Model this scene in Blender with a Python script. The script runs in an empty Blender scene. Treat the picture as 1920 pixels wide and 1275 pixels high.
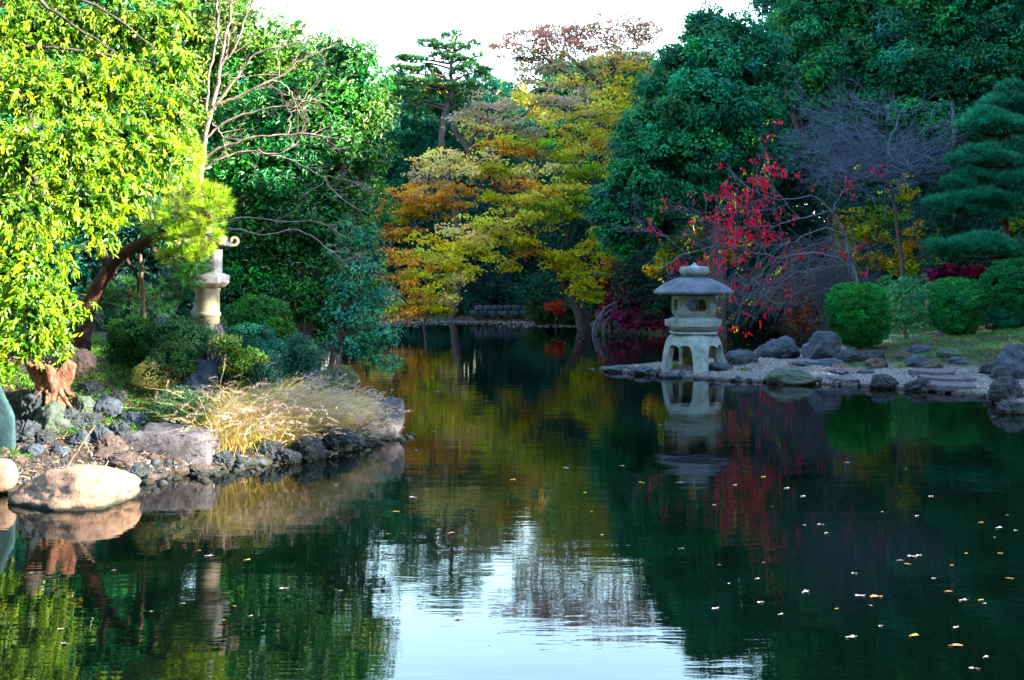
import bpy, bmesh, math, random
import numpy as np
from mathutils import Vector, Matrix, noise
rad = math.radians
RNG = np.random.default_rng(7)
random.seed(7)
SC = bpy.context.scene
COL = SC.collection

# ------------------------------------------------------------------ camera, sky, sun, exposure
H0 = 2.2; F = 2000.0; HY = 500.0            # eye height over the water, focal length and horizon row in 1920-px units
cam_d = bpy.data.cameras.new("camera"); cam = bpy.data.objects.new("camera", cam_d); COL.objects.link(cam)
cam.location = (0, 0, H0); cam.rotation_euler = (rad(90), 0, 0)
cam_d.sensor_width = 36.0; cam_d.lens = 36.0*F/1920
cam_d.shift_y = -(637.5-HY)/1920
cam_d.clip_start = 0.1; cam_d.clip_end = 3000
cam_d.dof.use_dof = True; cam_d.dof.focus_distance = 16; cam_d.dof.aperture_fstop = 7
SC.camera = cam
SUN_EL, SUN_AZ = 23.0, -17.0                # degrees; azimuth from +X towards +Y
SUN_DIR = Vector((math.cos(rad(SUN_EL))*math.cos(rad(SUN_AZ)), math.cos(rad(SUN_EL))*math.sin(rad(SUN_AZ)), math.sin(rad(SUN_EL))))
W = bpy.data.worlds.new("World"); SC.world = W; W.use_nodes = True
wn = W.node_tree; wn.nodes.clear()
sky = wn.nodes.new("ShaderNodeTexSky"); sky.sky_type = 'NISHITA'; sky.sun_disc = False
sky.sun_elevation = rad(SUN_EL); sky.sun_rotation = rad(90-SUN_AZ)
sky.air_density = 1.7; sky.dust_density = 0.3; sky.ozone_density = 3.0
bg = wn.nodes.new("ShaderNodeBackground"); bg.inputs[1].default_value = 0.15
wo = wn.nodes.new("ShaderNodeOutputWorld")
wn.links.new(sky.outputs[0], bg.inputs[0]); wn.links.new(bg.outputs[0], wo.inputs[0])
sd = bpy.data.lights.new("sun", 'SUN'); sun = bpy.data.objects.new("sun", sd); COL.objects.link(sun)
sd.energy = 4.6; sd.angle = rad(0.5); sd.color = (1.0, 0.90, 0.72)
sun.rotation_euler = (-SUN_DIR).to_track_quat('-Z', 'Y').to_euler(); sun.location = SUN_DIR*60
vs = SC.view_settings; vs.view_transform = 'Standard'; vs.look = 'None'; vs.gamma = 1.0; vs.use_curve_mapping = False
vs.exposure = 3.75
cy = SC.cycles
cy.max_bounces = 6; cy.diffuse_bounces = 3; cy.glossy_bounces = 3; cy.transmission_bounces = 3; cy.transparent_max_bounces = 4
cy.use_denoising = True; cy.caustics_reflective = False; cy.caustics_refractive = False; cy.sample_clamp_indirect = 6
SC.render.film_transparent = False

# ------------------------------------------------------------------ small helpers
def at(px, py, Y):                           # a point of the photo at depth Y
    return Vector(((px-960)/F*Y, Y, H0-(py-HY)/F*Y))
def tag(o, label=None, cat=None, group=None, kind=None):
    if label: o["label"] = label
    if cat: o["category"] = cat
    if group: o["group"] = group
    if kind: o["kind"] = kind
    return o
def thing(name, loc, label, cat, group=None):
    o = bpy.data.objects.new(name, None); COL.objects.link(o); o.location = loc; o.empty_display_size = 0.2
    return tag(o, label, cat, group)
def unit(a):
    return a/np.maximum(np.linalg.norm(a, axis=-1, keepdims=True), 1e-9)
def rdir(n):
    return unit(RNG.normal(size=(n, 3)))

def wloc(o):
    p = Vector(o.location)
    while o.parent: o = o.parent; p = p+o.location
    return p
class MB:
    """collects polygons with numpy; build() links them as ONE mesh object"""
    def __init__(s): s.v = []; s.f = []; s.k = []; s.c = []; s.n = 0
    def add(s, v, f, col=None):              # v (n,3); f (m,k) indices; col (3,) or (m,3)
        v = np.asarray(v, float); f = np.asarray(f, int)
        s.v.append(v); s.f.append(f+s.n); s.n += len(v)
        c = np.empty((len(f), 3)); c[:] = (0.2, 0.2, 0.2) if col is None else col
        s.c.append(c)
    def build(s, name, mat, parent=None, smooth=False, loc=None):
        me = bpy.data.meshes.new(name)
        v = np.concatenate(s.v)
        if parent is not None: v = v-np.array(wloc(parent))
        elif loc is not None: v = v-np.array(loc)
        loops = np.concatenate([f.ravel() for f in s.f]); tot = np.concatenate([np.full(len(f), f.shape[1]) for f in s.f])
        me.vertices.add(len(v)); me.vertices.foreach_set("co", v.astype(np.float32).ravel())
        me.loops.add(len(loops)); me.loops.foreach_set("vertex_index", loops.astype(np.int32))
        me.polygons.add(len(tot)); st = np.concatenate([[0], np.cumsum(tot)[:-1]])
        me.polygons.foreach_set("loop_start", st.astype(np.int32))
        me.polygons.foreach_set("use_smooth", np.full(len(tot), smooth))
        me.update(calc_edges=True)
        a = me.attributes.new("Col", 'FLOAT_COLOR', 'FACE')
        c = np.concatenate(s.c); c = np.concatenate([c, np.ones((len(c), 1))], 1)
        a.data.foreach_set("color", c.astype(np.float32).ravel())
        if mat: me.materials.append(mat)
        o = bpy.data.objects.new(name, me); COL.objects.link(o)
        if parent is not None: o.parent = parent
        elif loc is not None: o.location = loc
        return o
    def tube(s, pts, radii, sides=6, col=None, cap=True):
        P = np.array([tuple(p) for p in pts], float); n = len(P); R = np.array(radii, float)
        T = unit(np.gradient(P, axis=0))
        ref = np.array((0, 0, 1.0)) if abs(T[0][2]) < 0.9 else np.array((1.0, 0, 0))
        N = unit(np.cross(T, ref)); B = np.cross(T, N)
        a = np.arange(sides)*2*math.pi/sides
        ring = P[:, None]+R[:, None, None]*(np.cos(a)[None, :, None]*N[:, None]+np.sin(a)[None, :, None]*B[:, None])
        i = np.arange(n-1)[:, None]*sides; j = np.arange(sides)[None]; k = (j+1) % sides
        f = np.stack([i+j, i+k, i+sides+k, i+sides+j], -1).reshape(-1, 4)
        s.add(ring.reshape(-1, 3), f, col)
        if cap and R[-1] > 0.004:
            v = np.concatenate([ring[-1], P[-1:]]); s.add(v, [[q, (q+1) % sides, sides] for q in range(sides)], col)
    def lathe(s, prof, c=(0, 0, 0), sides=32, sq=None, rot=0.0, col=None):   # prof [(r,z)...]; sq = superellipse power
        a = np.arange(sides)*2*math.pi/sides
        ca, sa = np.cos(a), np.sin(a)
        m = np.ones(sides) if sq is None else 1/(np.abs(ca)**sq+np.abs(sa)**sq)**(1/sq)
        X, Yy = m*ca, m*sa
        X, Yy = X*math.cos(rot)-Yy*math.sin(rot), X*math.sin(rot)+Yy*math.cos(rot)
        V = np.concatenate([np.stack([r*X+c[0], r*Yy+c[1], np.full(sides, z+c[2])], 1) for r, z in prof])
        n = len(prof); i = np.arange(n-1)[:, None]*sides; j = np.arange(sides)[None]; k = (j+1) % sides
        s.add(V, np.stack([i+j, i+k, i+sides+k, i+sides+j], -1).reshape(-1, 4), col)

def smooth_path(pts, k=4, wob=0.0):          # Catmull-Rom through pts, with a little wobble
    P = [Vector(p) for p in pts]; P = [P[0]*2-P[1]]+P+[P[-1]*2-P[-2]]; out = []
    for i in range(1, len(P)-2):
        for q in range(k):
            t = q/k; a, b, c, d = P[i-1], P[i], P[i+1], P[i+2]
            p = 0.5*((2*b)+(c-a)*t+(2*a-5*b+4*c-d)*t*t+(3*b-a-3*c+d)*t**3)
            if q: p = p+Vector([random.gauss(0, wob) for _ in range(3)])
            out.append(p)
    out.append(P[-2]); return out
def limb(mb, pts, r0, r1, sides=6, k=4, wob=0.0, col=None, pw=1.0):
    p = smooth_path(pts, k, wob); n = len(p)
    mb.tube(p, [r0+(r1-r0)*(i/(n-1))**pw for i in range(n)], sides, col); return p

def grow(mb, p, d, L, r, lev, kids=3, ang=40, up=0.15, wander=0.2, shrink=0.62, tips=None, sides=4, col=None):
    """a twig with twigs of its own; ends go into tips"""
    n = 5; pts = [Vector(p)]; d = Vector(d).normalized()
    for i in range(n):
        d = (d+Vector([random.gauss(0, wander) for _ in range(3)])+Vector((0, 0, up*0.3))).normalized()
        pts.append(pts[-1]+d*L/n)
    mb.tube(pts, [r*(1-0.75*i/n) for i in range(n+1)], sides if lev > 0 else 3, col, cap=False)
    if tips is not None: tips.extend([(pts[-1], d), (pts[3], d)] if lev == 0 else [(pts[-1], d)])
    if lev > 0:
        for c in range(kids):
            t = random.uniform(0.25, 1.0); i = min(n-1, int(t*n)); q = pts[i].lerp(pts[i+1], t*n-i) if i < n else pts[-1]
            dd = (pts[i+1]-pts[i]).normalized()
            ax = dd.cross(Vector([random.gauss(0, 1) for _ in range(3)])).normalized()
            nd = (Matrix.Rotation(rad(random.uniform(0.5, 1.3)*ang), 3, ax) @ dd)
            nd.z += up; nd.normalize()
            grow(mb, q, nd, L*shrink*random.uniform(0.7, 1.2), r*(1-0.7*t)*0.8, lev-1, kids, ang, up, wander, shrink, tips, sides, col)

# ------------------------------------------------------------------ materials
def newmat(name):
    m = bpy.data.materials.new(name); m.use_nodes = True; n = m.node_tree; n.nodes.clear()
    out = n.nodes.new("ShaderNodeOutputMaterial"); return m, n, out
def N(n, t, **kw):
    x = n.nodes.new("ShaderNode"+t)
    for k, v in kw.items(): setattr(x, k, v)
    return x
def leafmat(name, trans=0.35, rough=0.45, spec=0.4, var=0.35):
    m, n, out = newmat(name); L = n.links.new
    at_ = N(n, "Attribute", attribute_name="Col"); b = N(n, "BsdfPrincipled"); t = N(n, "BsdfTranslucent"); mx = N(n, "MixShader")
    g = N(n, "NewGeometry"); no = N(n, "TexNoise"); no.inputs["Scale"].default_value = 0.9; no.inputs["Detail"].default_value = 3
    mr = N(n, "MapRange"); mr.inputs[1].default_value = 0.3; mr.inputs[2].default_value = 0.7; mr.inputs[3].default_value = 1-var; mr.inputs[4].default_value = 1+var
    vm = N(n, "VectorMath", operation='SCALE')
    L(g.outputs["Position"], no.inputs["Vector"]); L(no.outputs[0], mr.inputs[0]); L(at_.outputs["Color"], vm.inputs[0]); L(mr.outputs[0], vm.inputs["Scale"])
    hs_ = N(n, "HueSaturation"); hs_.inputs["Saturation"].default_value = 1.12; L(vm.outputs[0], hs_.inputs["Color"]); L(hs_.outputs[0], b.inputs["Base Color"]); L(hs_.outputs[0], t.inputs["Color"])
    b.inputs["Roughness"].default_value = rough; b.inputs["Specular IOR Level"].default_value = spec
    mx.inputs[0].default_value = trans; L(b.outputs[0], mx.inputs[1]); L(t.outputs[0], mx.inputs[2]); L(mx.outputs[0], out.inputs[0]); return m
def solid(name, c1, c2, scale=6, rough=0.85, bump=0.3, bscale=30, c3=None, s3=2.0, t3=(0.55, 0.7), spec=0.3, detail=8, dist=0.02, stretch=(1, 1, 1)):
    """mottled stone, bark or soil"""
    m, n, out = newmat(name); L = n.links.new
    tc = N(n, "TexCoord"); mp = N(n, "Mapping"); mp.inputs["Scale"].default_value = stretch; L(tc.outputs["Object"], mp.inputs[0])
    b = N(n, "BsdfPrincipled"); n1 = N(n, "TexNoise"); n1.inputs["Scale"].default_value = scale; n1.inputs["Detail"].default_value = detail; n1.inputs["Roughness"].default_value = 0.65
    cr = N(n, "ValToRGB"); cr.color_ramp.elements[0].position = 0.35; cr.color_ramp.elements[1].position = 0.68
    cr.color_ramp.elements[0].color = (*c1, 1); cr.color_ramp.elements[1].color = (*c2, 1)
    L(mp.outputs[0], n1.inputs["Vector"]); L(n1.outputs[0], cr.inputs[0]); last = cr.outputs[0]
    if c3:
        n3 = N(n, "TexNoise"); n3.inputs["Scale"].default_value = s3; n3.inputs["Detail"].default_value = 6; L(mp.outputs[0], n3.inputs["Vector"])
        mr = N(n, "MapRange"); mr.inputs[1].default_value, mr.inputs[2].default_value = t3; L(n3.outputs[0], mr.inputs[0])
        mx = N(n, "Mix", data_type='RGBA'); L(mr.outputs[0], mx.inputs[0]); L(last, mx.inputs[6]); mx.inputs[7].default_value = (*c3, 1); last = mx.outputs[2]
    if name.startswith("rock"):
        ge = N(n, "NewGeometry"); sp = N(n, "SeparateXYZ"); L(ge.outputs["Position"], sp.inputs[0]); wn_ = N(n, "TexNoise"); wn_.inputs["Scale"].default_value = 9; wn_.inputs["Detail"].default_value = 4; L(ge.outputs["Position"], wn_.inputs["Vector"])
        ma = N(n, "Math", operation='MULTIPLY_ADD'); ma.inputs[1].default_value = -0.09; L(wn_.outputs[0], ma.inputs[0]); L(sp.outputs[2], ma.inputs[2])
        wr = N(n, "MapRange"); wr.inputs[1].default_value = -0.025; wr.inputs[2].default_value = 0.012; L(ma.outputs[0], wr.inputs[0])
        mw = N(n, "Mix", data_type='RGBA'); L(wr.outputs[0], mw.inputs[0]); mw.inputs[6].default_value = (0.012, 0.013, 0.009, 1); L(last, mw.inputs[7]); last = mw.outputs[2]
    L(last, b.inputs["Base Color"]); b.inputs["Roughness"].default_value = rough; b.inputs["Specular IOR Level"].default_value = spec
    nb = N(n, "TexNoise"); nb.inputs["Scale"].default_value = bscale; nb.inputs["Detail"].default_value = 8; nb.inputs["Roughness"].default_value = 0.7; L(mp.outputs[0], nb.inputs["Vector"])
    bp = N(n, "Bump"); bp.inputs["Strength"].default_value = bump; bp.inputs["Distance"].default_value = dist; L(nb.outputs[0], bp.inputs["Height"]); L(bp.outputs[0], b.inputs["Normal"])
    L(b.outputs[0], out.inputs[0]); return m
def attrmat(name, rough=0.8, spec=0.2):
    m, n, out = newmat(name); a = N(n, "Attribute", attribute_name="Col"); b = N(n, "BsdfPrincipled")
    n.links.new(a.outputs["Color"], b.inputs["Base Color"]); b.inputs["Roughness"].default_value = rough; b.inputs["Specular IOR Level"].default_value = spec
    n.links.new(b.outputs[0], out.inputs[0]); return m

M = {}
M['leaf'] = leafmat("leaf_matte", 0.30, 0.55, 0.18)
M['gloss'] = leafmat("leaf_glossy", 0.28, 0.42, 0.38)
M['sunleaf'] = leafmat("leaf_pale_evergreen", 0.45, 0.42, 0.4, 0.3)
M['thin'] = leafmat("leaf_autumn", 0.45, 0.6, 0.15, 0.2)
M['needle'] = leafmat("pine_needle", 0.25, 0.5, 0.3)
M['straw'] = leafmat("dry_straw", 0.35, 0.7, 0.1, 0.15)
M['litter'] = attrmat("fallen_leaf", 0.6, 0.3)
M['bark'] = solid("bark_dark", (0.018, 0.014, 0.012), (0.06, 0.048, 0.042), 10, bump=0.8, bscale=22, stretch=(1, 1, 0.3))
M['bark_red'] = solid("bark_red_pine", (0.022, 0.009, 0.006), (0.075, 0.03, 0.017), 9, bump=1.0, bscale=16, stretch=(1, 1, 0.45), dist=0.04)
M['bark_pale'] = solid("bark_pale_grey", (0.075, 0.055, 0.045), (0.20, 0.15, 0.12), 9, bump=0.5, bscale=30, c3=(0.09, 0.06, 0.05), s3=3)
M['bark_grey'] = solid("bark_blue_grey", (0.025, 0.028, 0.038), (0.072, 0.077, 0.10), 9, bump=0.4, bscale=30)
M['bark_violet'] = solid("bark_violet_grey", (0.035, 0.045, 0.075), (0.085, 0.10, 0.165), 9, bump=0.3, bscale=30)
M['pole'] = solid("weathered_wood_pole", (0.08, 0.05, 0.03), (0.19, 0.13, 0.08), 8, bump=0.4, bscale=20, stretch=(1, 1, 0.15))
M['granite'] = solid("lantern_granite", (0.09, 0.125, 0.125), (0.17, 0.21, 0.205), 6, bump=0.3, bscale=80, c3=(0.055, 0.07, 0.06), s3=3.5, t3=(0.52, 0.72), dist=0.006)
M['granite_dark'] = solid("lantern_roof_stone", (0.028, 0.034, 0.048), (0.072, 0.084, 0.11), 7, bump=0.3, bscale=70, c3=(0.014, 0.017, 0.024), s3=3.5, t3=(0.5, 0.68), dist=0.006, stretch=(1, 1, 0.4))
M['granite_warm'] = solid("column_granite_warm", (0.13, 0.11, 0.078), (0.21, 0.178, 0.125), 5, bump=0.3, bscale=80, c3=(0.11, 0.095, 0.06), s3=2.2, t3=(0.58, 0.8), dist=0.006)
M['granite_grey'] = solid("box_granite_grey", (0.115, 0.115, 0.12), (0.19, 0.185, 0.195), 16, bump=0.35, bscale=100, dist=0.006)
M['rock_tan'] = solid("rock_tan_sandstone", (0.13, 0.075, 0.052), (0.25, 0.16, 0.115), 8, bump=0.7, bscale=34, c3=(0.07, 0.042, 0.034), s3=5, t3=(0.55, 0.72), dist=0.03)
M['rock_purple'] = solid("rock_purple_grey", (0.034, 0.030, 0.037), (0.085, 0.076, 0.09), 7, bump=0.9, bscale=26, c3=(0.028, 0.024, 0.03), s3=5, dist=0.03)
M['rock_blue'] = solid("rock_blue_grey", (0.010, 0.016, 0.026), (0.036, 0.050, 0.070), 7, bump=0.8, bscale=24, c3=(0.012, 0.015, 0.024), s3=4, dist=0.03)
M['rock_lava'] = solid("rock_black_lava", (0.005, 0.008, 0.012), (0.042, 0.055, 0.068), 15, bump=1.0, bscale=38, c3=(0.035, 0.045, 0.04), s3=9, dist=0.05)
M['rock_brown'] = solid("rock_brown", (0.02, 0.014, 0.013), (0.075, 0.052, 0.043), 9, bump=0.9, bscale=26, c3=(0.015, 0.014, 0.015), s3=6, dist=0.04)
M['rock_moss'] = solid("rock_mossy", (0.014, 0.024, 0.018), (0.045, 0.062, 0.045), 6, bump=0.7, bscale=20, c3=(0.025, 0.04, 0.012), s3=3, dist=0.03)
M['rock_teal'] = solid("rock_teal_slab", (0.006, 0.024, 0.030), (0.016, 0.045, 0.052), 7, bump=0.9, bscale=30, c3=(0.008, 0.018, 0.014), s3=2, dist=0.01)
M['stump'] = solid("stump_wood", (0.06, 0.02, 0.011), (0.25, 0.11, 0.065), 12, bump=1.0, bscale=24, c3=(0.03, 0.012, 0.008), s3=8, stretch=(1, 1, 0.5), dist=0.05)
M['hole_shade'] = solid("hollow_shade", (0.01, 0.01, 0.012), (0.02, 0.02, 0.022), 4, bump=0.0)  # colour of the shade inside the tall lantern's round hole

# ------------------------------------------------------------------ water and ground
def wl(px, py): D = H0*F/(py-HY); return ((px-960)/F*D, D)     # a point of the waterline in the photo
POND = [(-5.5, 10.3), wl(120, 915), wl(240, 903), wl(320, 893), wl(400, 884), wl(470, 874), wl(540, 862), wl(600, 848), wl(650, 838), wl(700, 828), wl(752, 818),
        (-1.75, 15.2), (-2.6, 16.8), (-3.7, 20.5), (-4.6, 25), (-5.4, 31), (-6.2, 37), (-6.6, 42), wl(720, 602), wl(850, 601), wl(980, 601), wl(1060, 603),
        wl(1075, 611), wl(1130, 613), wl(1250, 612), wl(1400, 612), wl(1500, 619), wl(1555, 626), (9.6, 31.5), (8.6, 29.2), (7.0, 27.4), wl(1400, 667), wl(1300, 680), wl(1190, 688), wl(1126, 693),
        wl(1180, 700), wl(1250, 705), wl(1330, 712), wl(1400, 715), wl(1500, 719), wl(1600, 724), wl(1680, 729), wl(1750, 734), wl(1860, 746), wl(1900, 765), wl(1960, 790), (8.8, 12), (9.8, 6),
        (8.5, 1.5), (4.5, 0.3), (0, 0.9), (-4, 0.8), (-7.5, 3), (-8, 6.5), (-7, 9.2)]
PP = np.array(POND); PQ = np.roll(PP, -1, axis=0)
def sdf(X, Y):                                # > 0 on land
    X = np.asarray(X, float); Y = np.asarray(Y, float); d = np.full(X.shape, 1e9); ins = np.zeros(X.shape, bool)
    for (ax, ay), (bx, by) in zip(PP, PQ):
        ex, ey = bx-ax, by-ay; t = np.clip(((X-ax)*ex+(Y-ay)*ey)/(ex*ex+ey*ey), 0, 1)
        d = np.minimum(d, np.hypot(X-ax-t*ex, Y-ay-t*ey))
        c = ((ay > Y) != (by > Y)) & (X < (bx-ax)*(Y-ay)/((by-ay) if by != ay else 1e-9)+ax); ins ^= c
    return np.where(ins, -d, d)
def fbm(X, Y, s=1.0):
    v = 0; a = 1.0
    for k in range(4):
        q = s*(1.9**k); v = v+a*(np.sin(X*q+1.7*k+1.3*np.sin(Y*q*0.9+k))*np.cos(Y*q*1.1+2.3*k+1.1*np.sin(X*q*0.8))); a *= 0.5
    return v
def height(X, Y):
    X = np.asarray(X, float); Y = np.asarray(Y, float)
    d = sdf(X, Y)+0.05*fbm(X, Y, 3.1); p = np.maximum(d, 0)
    left = 0.06+0.40*np.minimum(p, 2.3)+0.03*np.maximum(p-2.3, 0)
    right = 0.05+0.07*np.minimum(p, 2.2)+0.16*np.maximum(p-2.2, 0)
    far = 0.25*np.minimum(p, 0.8)+0.05+0.16*np.maximum(p-0.8, 0)
    wr = np.clip((X-0.0)/2.0, 0, 1); wf = np.clip((Y-34)/5.0, 0, 1)
    z = left*(1-wr)+right*wr; z = z*(1-wf)+far*wf; z = np.minimum(z, 4+0.004*p)
    z = z+0.035*fbm(X, Y, 1.7)*np.clip(p*1.5, 0, 1)+0.012*fbm(X, Y, 7.0)*np.clip(p*3, 0, 1)
    return np.where(d > 0, z, np.maximum(-1.0, d*1.2-0.0)+0.06*np.exp(np.minimum(d, 0)*20))
def gz(x, y): return float(height(np.array([x]), np.array([y]))[0])
def ghit(px, py):                             # where the view ray through a photo pixel meets the ground
    Y = 9.0
    while Y < 60:
        p = at(px, py, Y)
        if p.z <= gz(p.x, p.y): return p
        Y += 0.06
    return at(px, py, 60)
def axis_(lo, hi, st, far):
    a = list(np.arange(lo, hi, st)); s = st
    x = hi
    while x < far: a.append(x); s *= 1.35; x += s
    x = lo-st; s = st
    while x > -far: a.insert(0, x); s *= 1.35; x -= s
    a.append(far+10); a.insert(0, -far-10); return np.array(a)
gx = axis_(-9, 13, 0.085, 900); gy = axis_(8.5, 46, 0.11, 900)
GX, GY = np.meshgrid(gx, gy); GZ = height(GX, GY)
nx, ny = len(gx), len(gy)
i = np.arange(ny-1)[:, None]*nx; j = np.arange(nx-1)[None]
gf = np.stack([i+j, i+j+1, i+nx+j+1, i+nx+j], -1).reshape(-1, 4)
gmb = MB(); gmb.add(np.stack([GX, GY, GZ], -1).reshape(-1, 3), gf)
m, n, out = newmat("ground_soil"); L = n.links.new
geo = N(n, "NewGeometry"); b = N(n, "BsdfPrincipled"); b.inputs["Roughness"].default_value = 0.95; b.inputs["Specular IOR Level"].default_value = 0.15
def noise_(sc, det=8, r=0.65):
    x = N(n, "TexNoise"); x.inputs["Scale"].default_value = sc; x.inputs["Detail"].default_value = det; x.inputs["Roughness"].default_value = r; L(geo.outputs["Position"], x.inputs["Vector"]); return x
def ramp_(x, p0, c0, p1, c1):
    r = N(n, "ValToRGB"); e = r.color_ramp.elements; e[0].position = p0; e[1].position = p1; e[0].color = (*c0, 1); e[1].color = (*c1, 1); L(x, r.inputs[0]); return r
def mix_(f, a, c):
    x = N(n, "Mix", data_type='RGBA'); L(f, x.inputs[0]); L(a, x.inputs[6]); L(c, x.inputs[7]); return x.outputs[2]
soil = ramp_(noise_(9).outputs[0], 0.35, (0.012, 0.009, 0.007), 0.68, (0.058, 0.038, 0.026))
moss = ramp_(noise_(14).outputs[0], 0.35, (0.01, 0.026, 0.008), 0.7, (0.04, 0.075, 0.02))
grav = ramp_(noise_(55, 4, 0.8).outputs[0], 0.35, (0.045, 0.042, 0.045), 0.66, (0.17, 0.15, 0.145))
mk = N(n, "MapRange"); mk.inputs[1].default_value = 0.5; mk.inputs[2].default_value = 0.62; L(noise_(0.9, 5).outputs[0], mk.inputs[0])
base = mix_(mk.outputs[0], soil.outputs[0], moss.outputs[0])
ga = N(n, "Attribute", attribute_name="gravel"); base = mix_(ga.outputs["Fac"], base, grav.outputs[0])
wa = N(n, "SeparateXYZ"); L(geo.outputs["Position"], wa.inputs[0]); wr_ = N(n, "MapRange"); wr_.inputs[1].default_value = 0.02; wr_.inputs[2].default_value = 0.07; L(wa.outputs[2], wr_.inputs[0])
wet = N(n, "RGB"); wet.outputs[0].default_value = (0.03, 0.028, 0.024, 1)
base = mix_(wr_.outputs[0], wet.outputs[0], base)
L(base, b.inputs["Base Color"]); bp = N(n, "Bump"); bp.inputs["Strength"].default_value = 0.8; bp.inputs["Distance"].default_value = 0.03; L(noise_(35).outputs[0], bp.inputs["Height"]); L(bp.outputs[0], b.inputs["Normal"]); L(b.outputs[0], out.inputs[0])
ground = gmb.build("ground", m, smooth=True); tag(ground, "brown soil banks with moss and a pale gravel spit around the pond", kind="structure")
dg = sdf(GX, GY); grv = np.clip((GX-1.2)/0.6, 0, 1)*np.clip((3.0-dg)/0.9, 0, 1)*np.clip((33-GY)/2, 0, 1)*np.clip((GY-12)/2, 0, 1)
grv = np.clip(grv+0.15*fbm(GX, GY, 2.3)*(grv > 0.02), 0, 1)
ga_ = ground.data.attributes.new("gravel", 'FLOAT', 'POINT'); ga_.data.foreach_set("value", grv.astype(np.float32).ravel())

m, n, out = newmat("pond_water"); L = n.links.new
geo = N(n, "NewGeometry"); b = N(n, "BsdfPrincipled"); b.inputs["Base Color"].default_value = (0.0002, 0.0012, 0.0008, 1); b.inputs["Roughness"].default_value = 0.015; b.inputs["IOR"].default_value = 1.45
hs = None
for (sx, sy, sc_, amp, det) in ((0.7, 2.6, 1.2, 0.0022, 1), (0.9, 4.5, 4.0, 0.0006, 2), (0.8, 3.2, 12.0, 0.00007, 1)):
    mp = N(n, "Mapping"); mp.inputs["Scale"].default_value = (sx, sy, 1); mp.inputs["Location"].default_value = (sc_*3.1, sc_, 0); L(geo.outputs["Position"], mp.inputs[0])
    x = N(n, "TexNoise"); x.inputs["Scale"].default_value = sc_; x.inputs["Detail"].default_value = det; x.inputs["Roughness"].default_value = 0.5; L(mp.outputs[0], x.inputs["Vector"])
    q = N(n, "Math", operation='MULTIPLY'); q.inputs[1].default_value = amp; L(x.outputs[0], q.inputs[0])
    if hs is None: hs = q.outputs[0]
    else:
        ad = N(n, "Math", operation='ADD'); L(hs, ad.inputs[0]); L(q.outputs[0], ad.inputs[1]); hs = ad.outputs[0]
bp = N(n, "Bump"); bp.inputs["Strength"].default_value = 1.0; bp.inputs["Distance"].default_value = 1.0; L(hs, bp.inputs["Height"]); L(bp.outputs[0], b.inputs["Normal"]); L(b.outputs[0], out.inputs[0])
wm = MB(); wm.add([(-14, -3, 0), (16, -3, 0), (16, 47, 0), (-14, 47, 0)], [[0, 1, 2, 3]])
water = wm.build("water", m); tag(water, "dark green mirror of pond water with fine ripples", kind="structure")

# ------------------------------------------------------------------ foliage
def jit(c, n, a=0.25):                        # leaf pigments: one colour or a list of them, each leaf a little its own
    c = np.atleast_2d(np.array(c, float)); p = c[RNG.integers(0, len(c), n)]
    return np.clip(p*(1+a*RNG.normal(size=(n, 1)))*(1+0.12*RNG.normal(size=(n, 3))), 0.002, 0.95)
def leaves(mb, P, D, Nn, ln, wd, col, bend=0.0, fine=False):
    """P base, D direction, Nn facing, (n,3) each; ln, wd lengths"""
    n = len(P); D = unit(D); S = unit(np.cross(D, Nn)); U = np.cross(S, D)
    ln = (np.asarray(ln)*np.ones(n))[:, None]; wd = (np.asarray(wd)*np.ones(n))[:, None]
    if not fine:
        mid = P+D*ln*0.45
        v = np.stack([P, mid+S*wd*0.5+U*wd*0.18, P+D*ln-U*ln*bend, mid-S*wd*0.5+U*wd*0.18], 1).reshape(-1, 3)
        k = np.arange(n)[:, None]*4; f = np.concatenate([k+np.array([[0, 1, 2]]), k+np.array([[0, 2, 3]])])
        mb.add(v, f, np.concatenate([col, col]))
    else:
        a = P+D*ln*0.35; c = P+D*ln*0.72-U*ln*bend*0.45
        v = np.stack([P, a+S*wd*0.5+U*wd*0.15, a-S*wd*0.5+U*wd*0.15, c+S*wd*0.36, c-S*wd*0.36, P+D*ln*0.98-U*ln*bend], 1).reshape(-1, 3)
        k = np.arange(n)[:, None]*6
        f = np.concatenate([k+np.array([q]) for q in ([0, 1, 2], [1, 3, 2], [3, 4, 2], [3, 5, 4])])
        mb.add(v, f, np.concatenate([col]*4))
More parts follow.
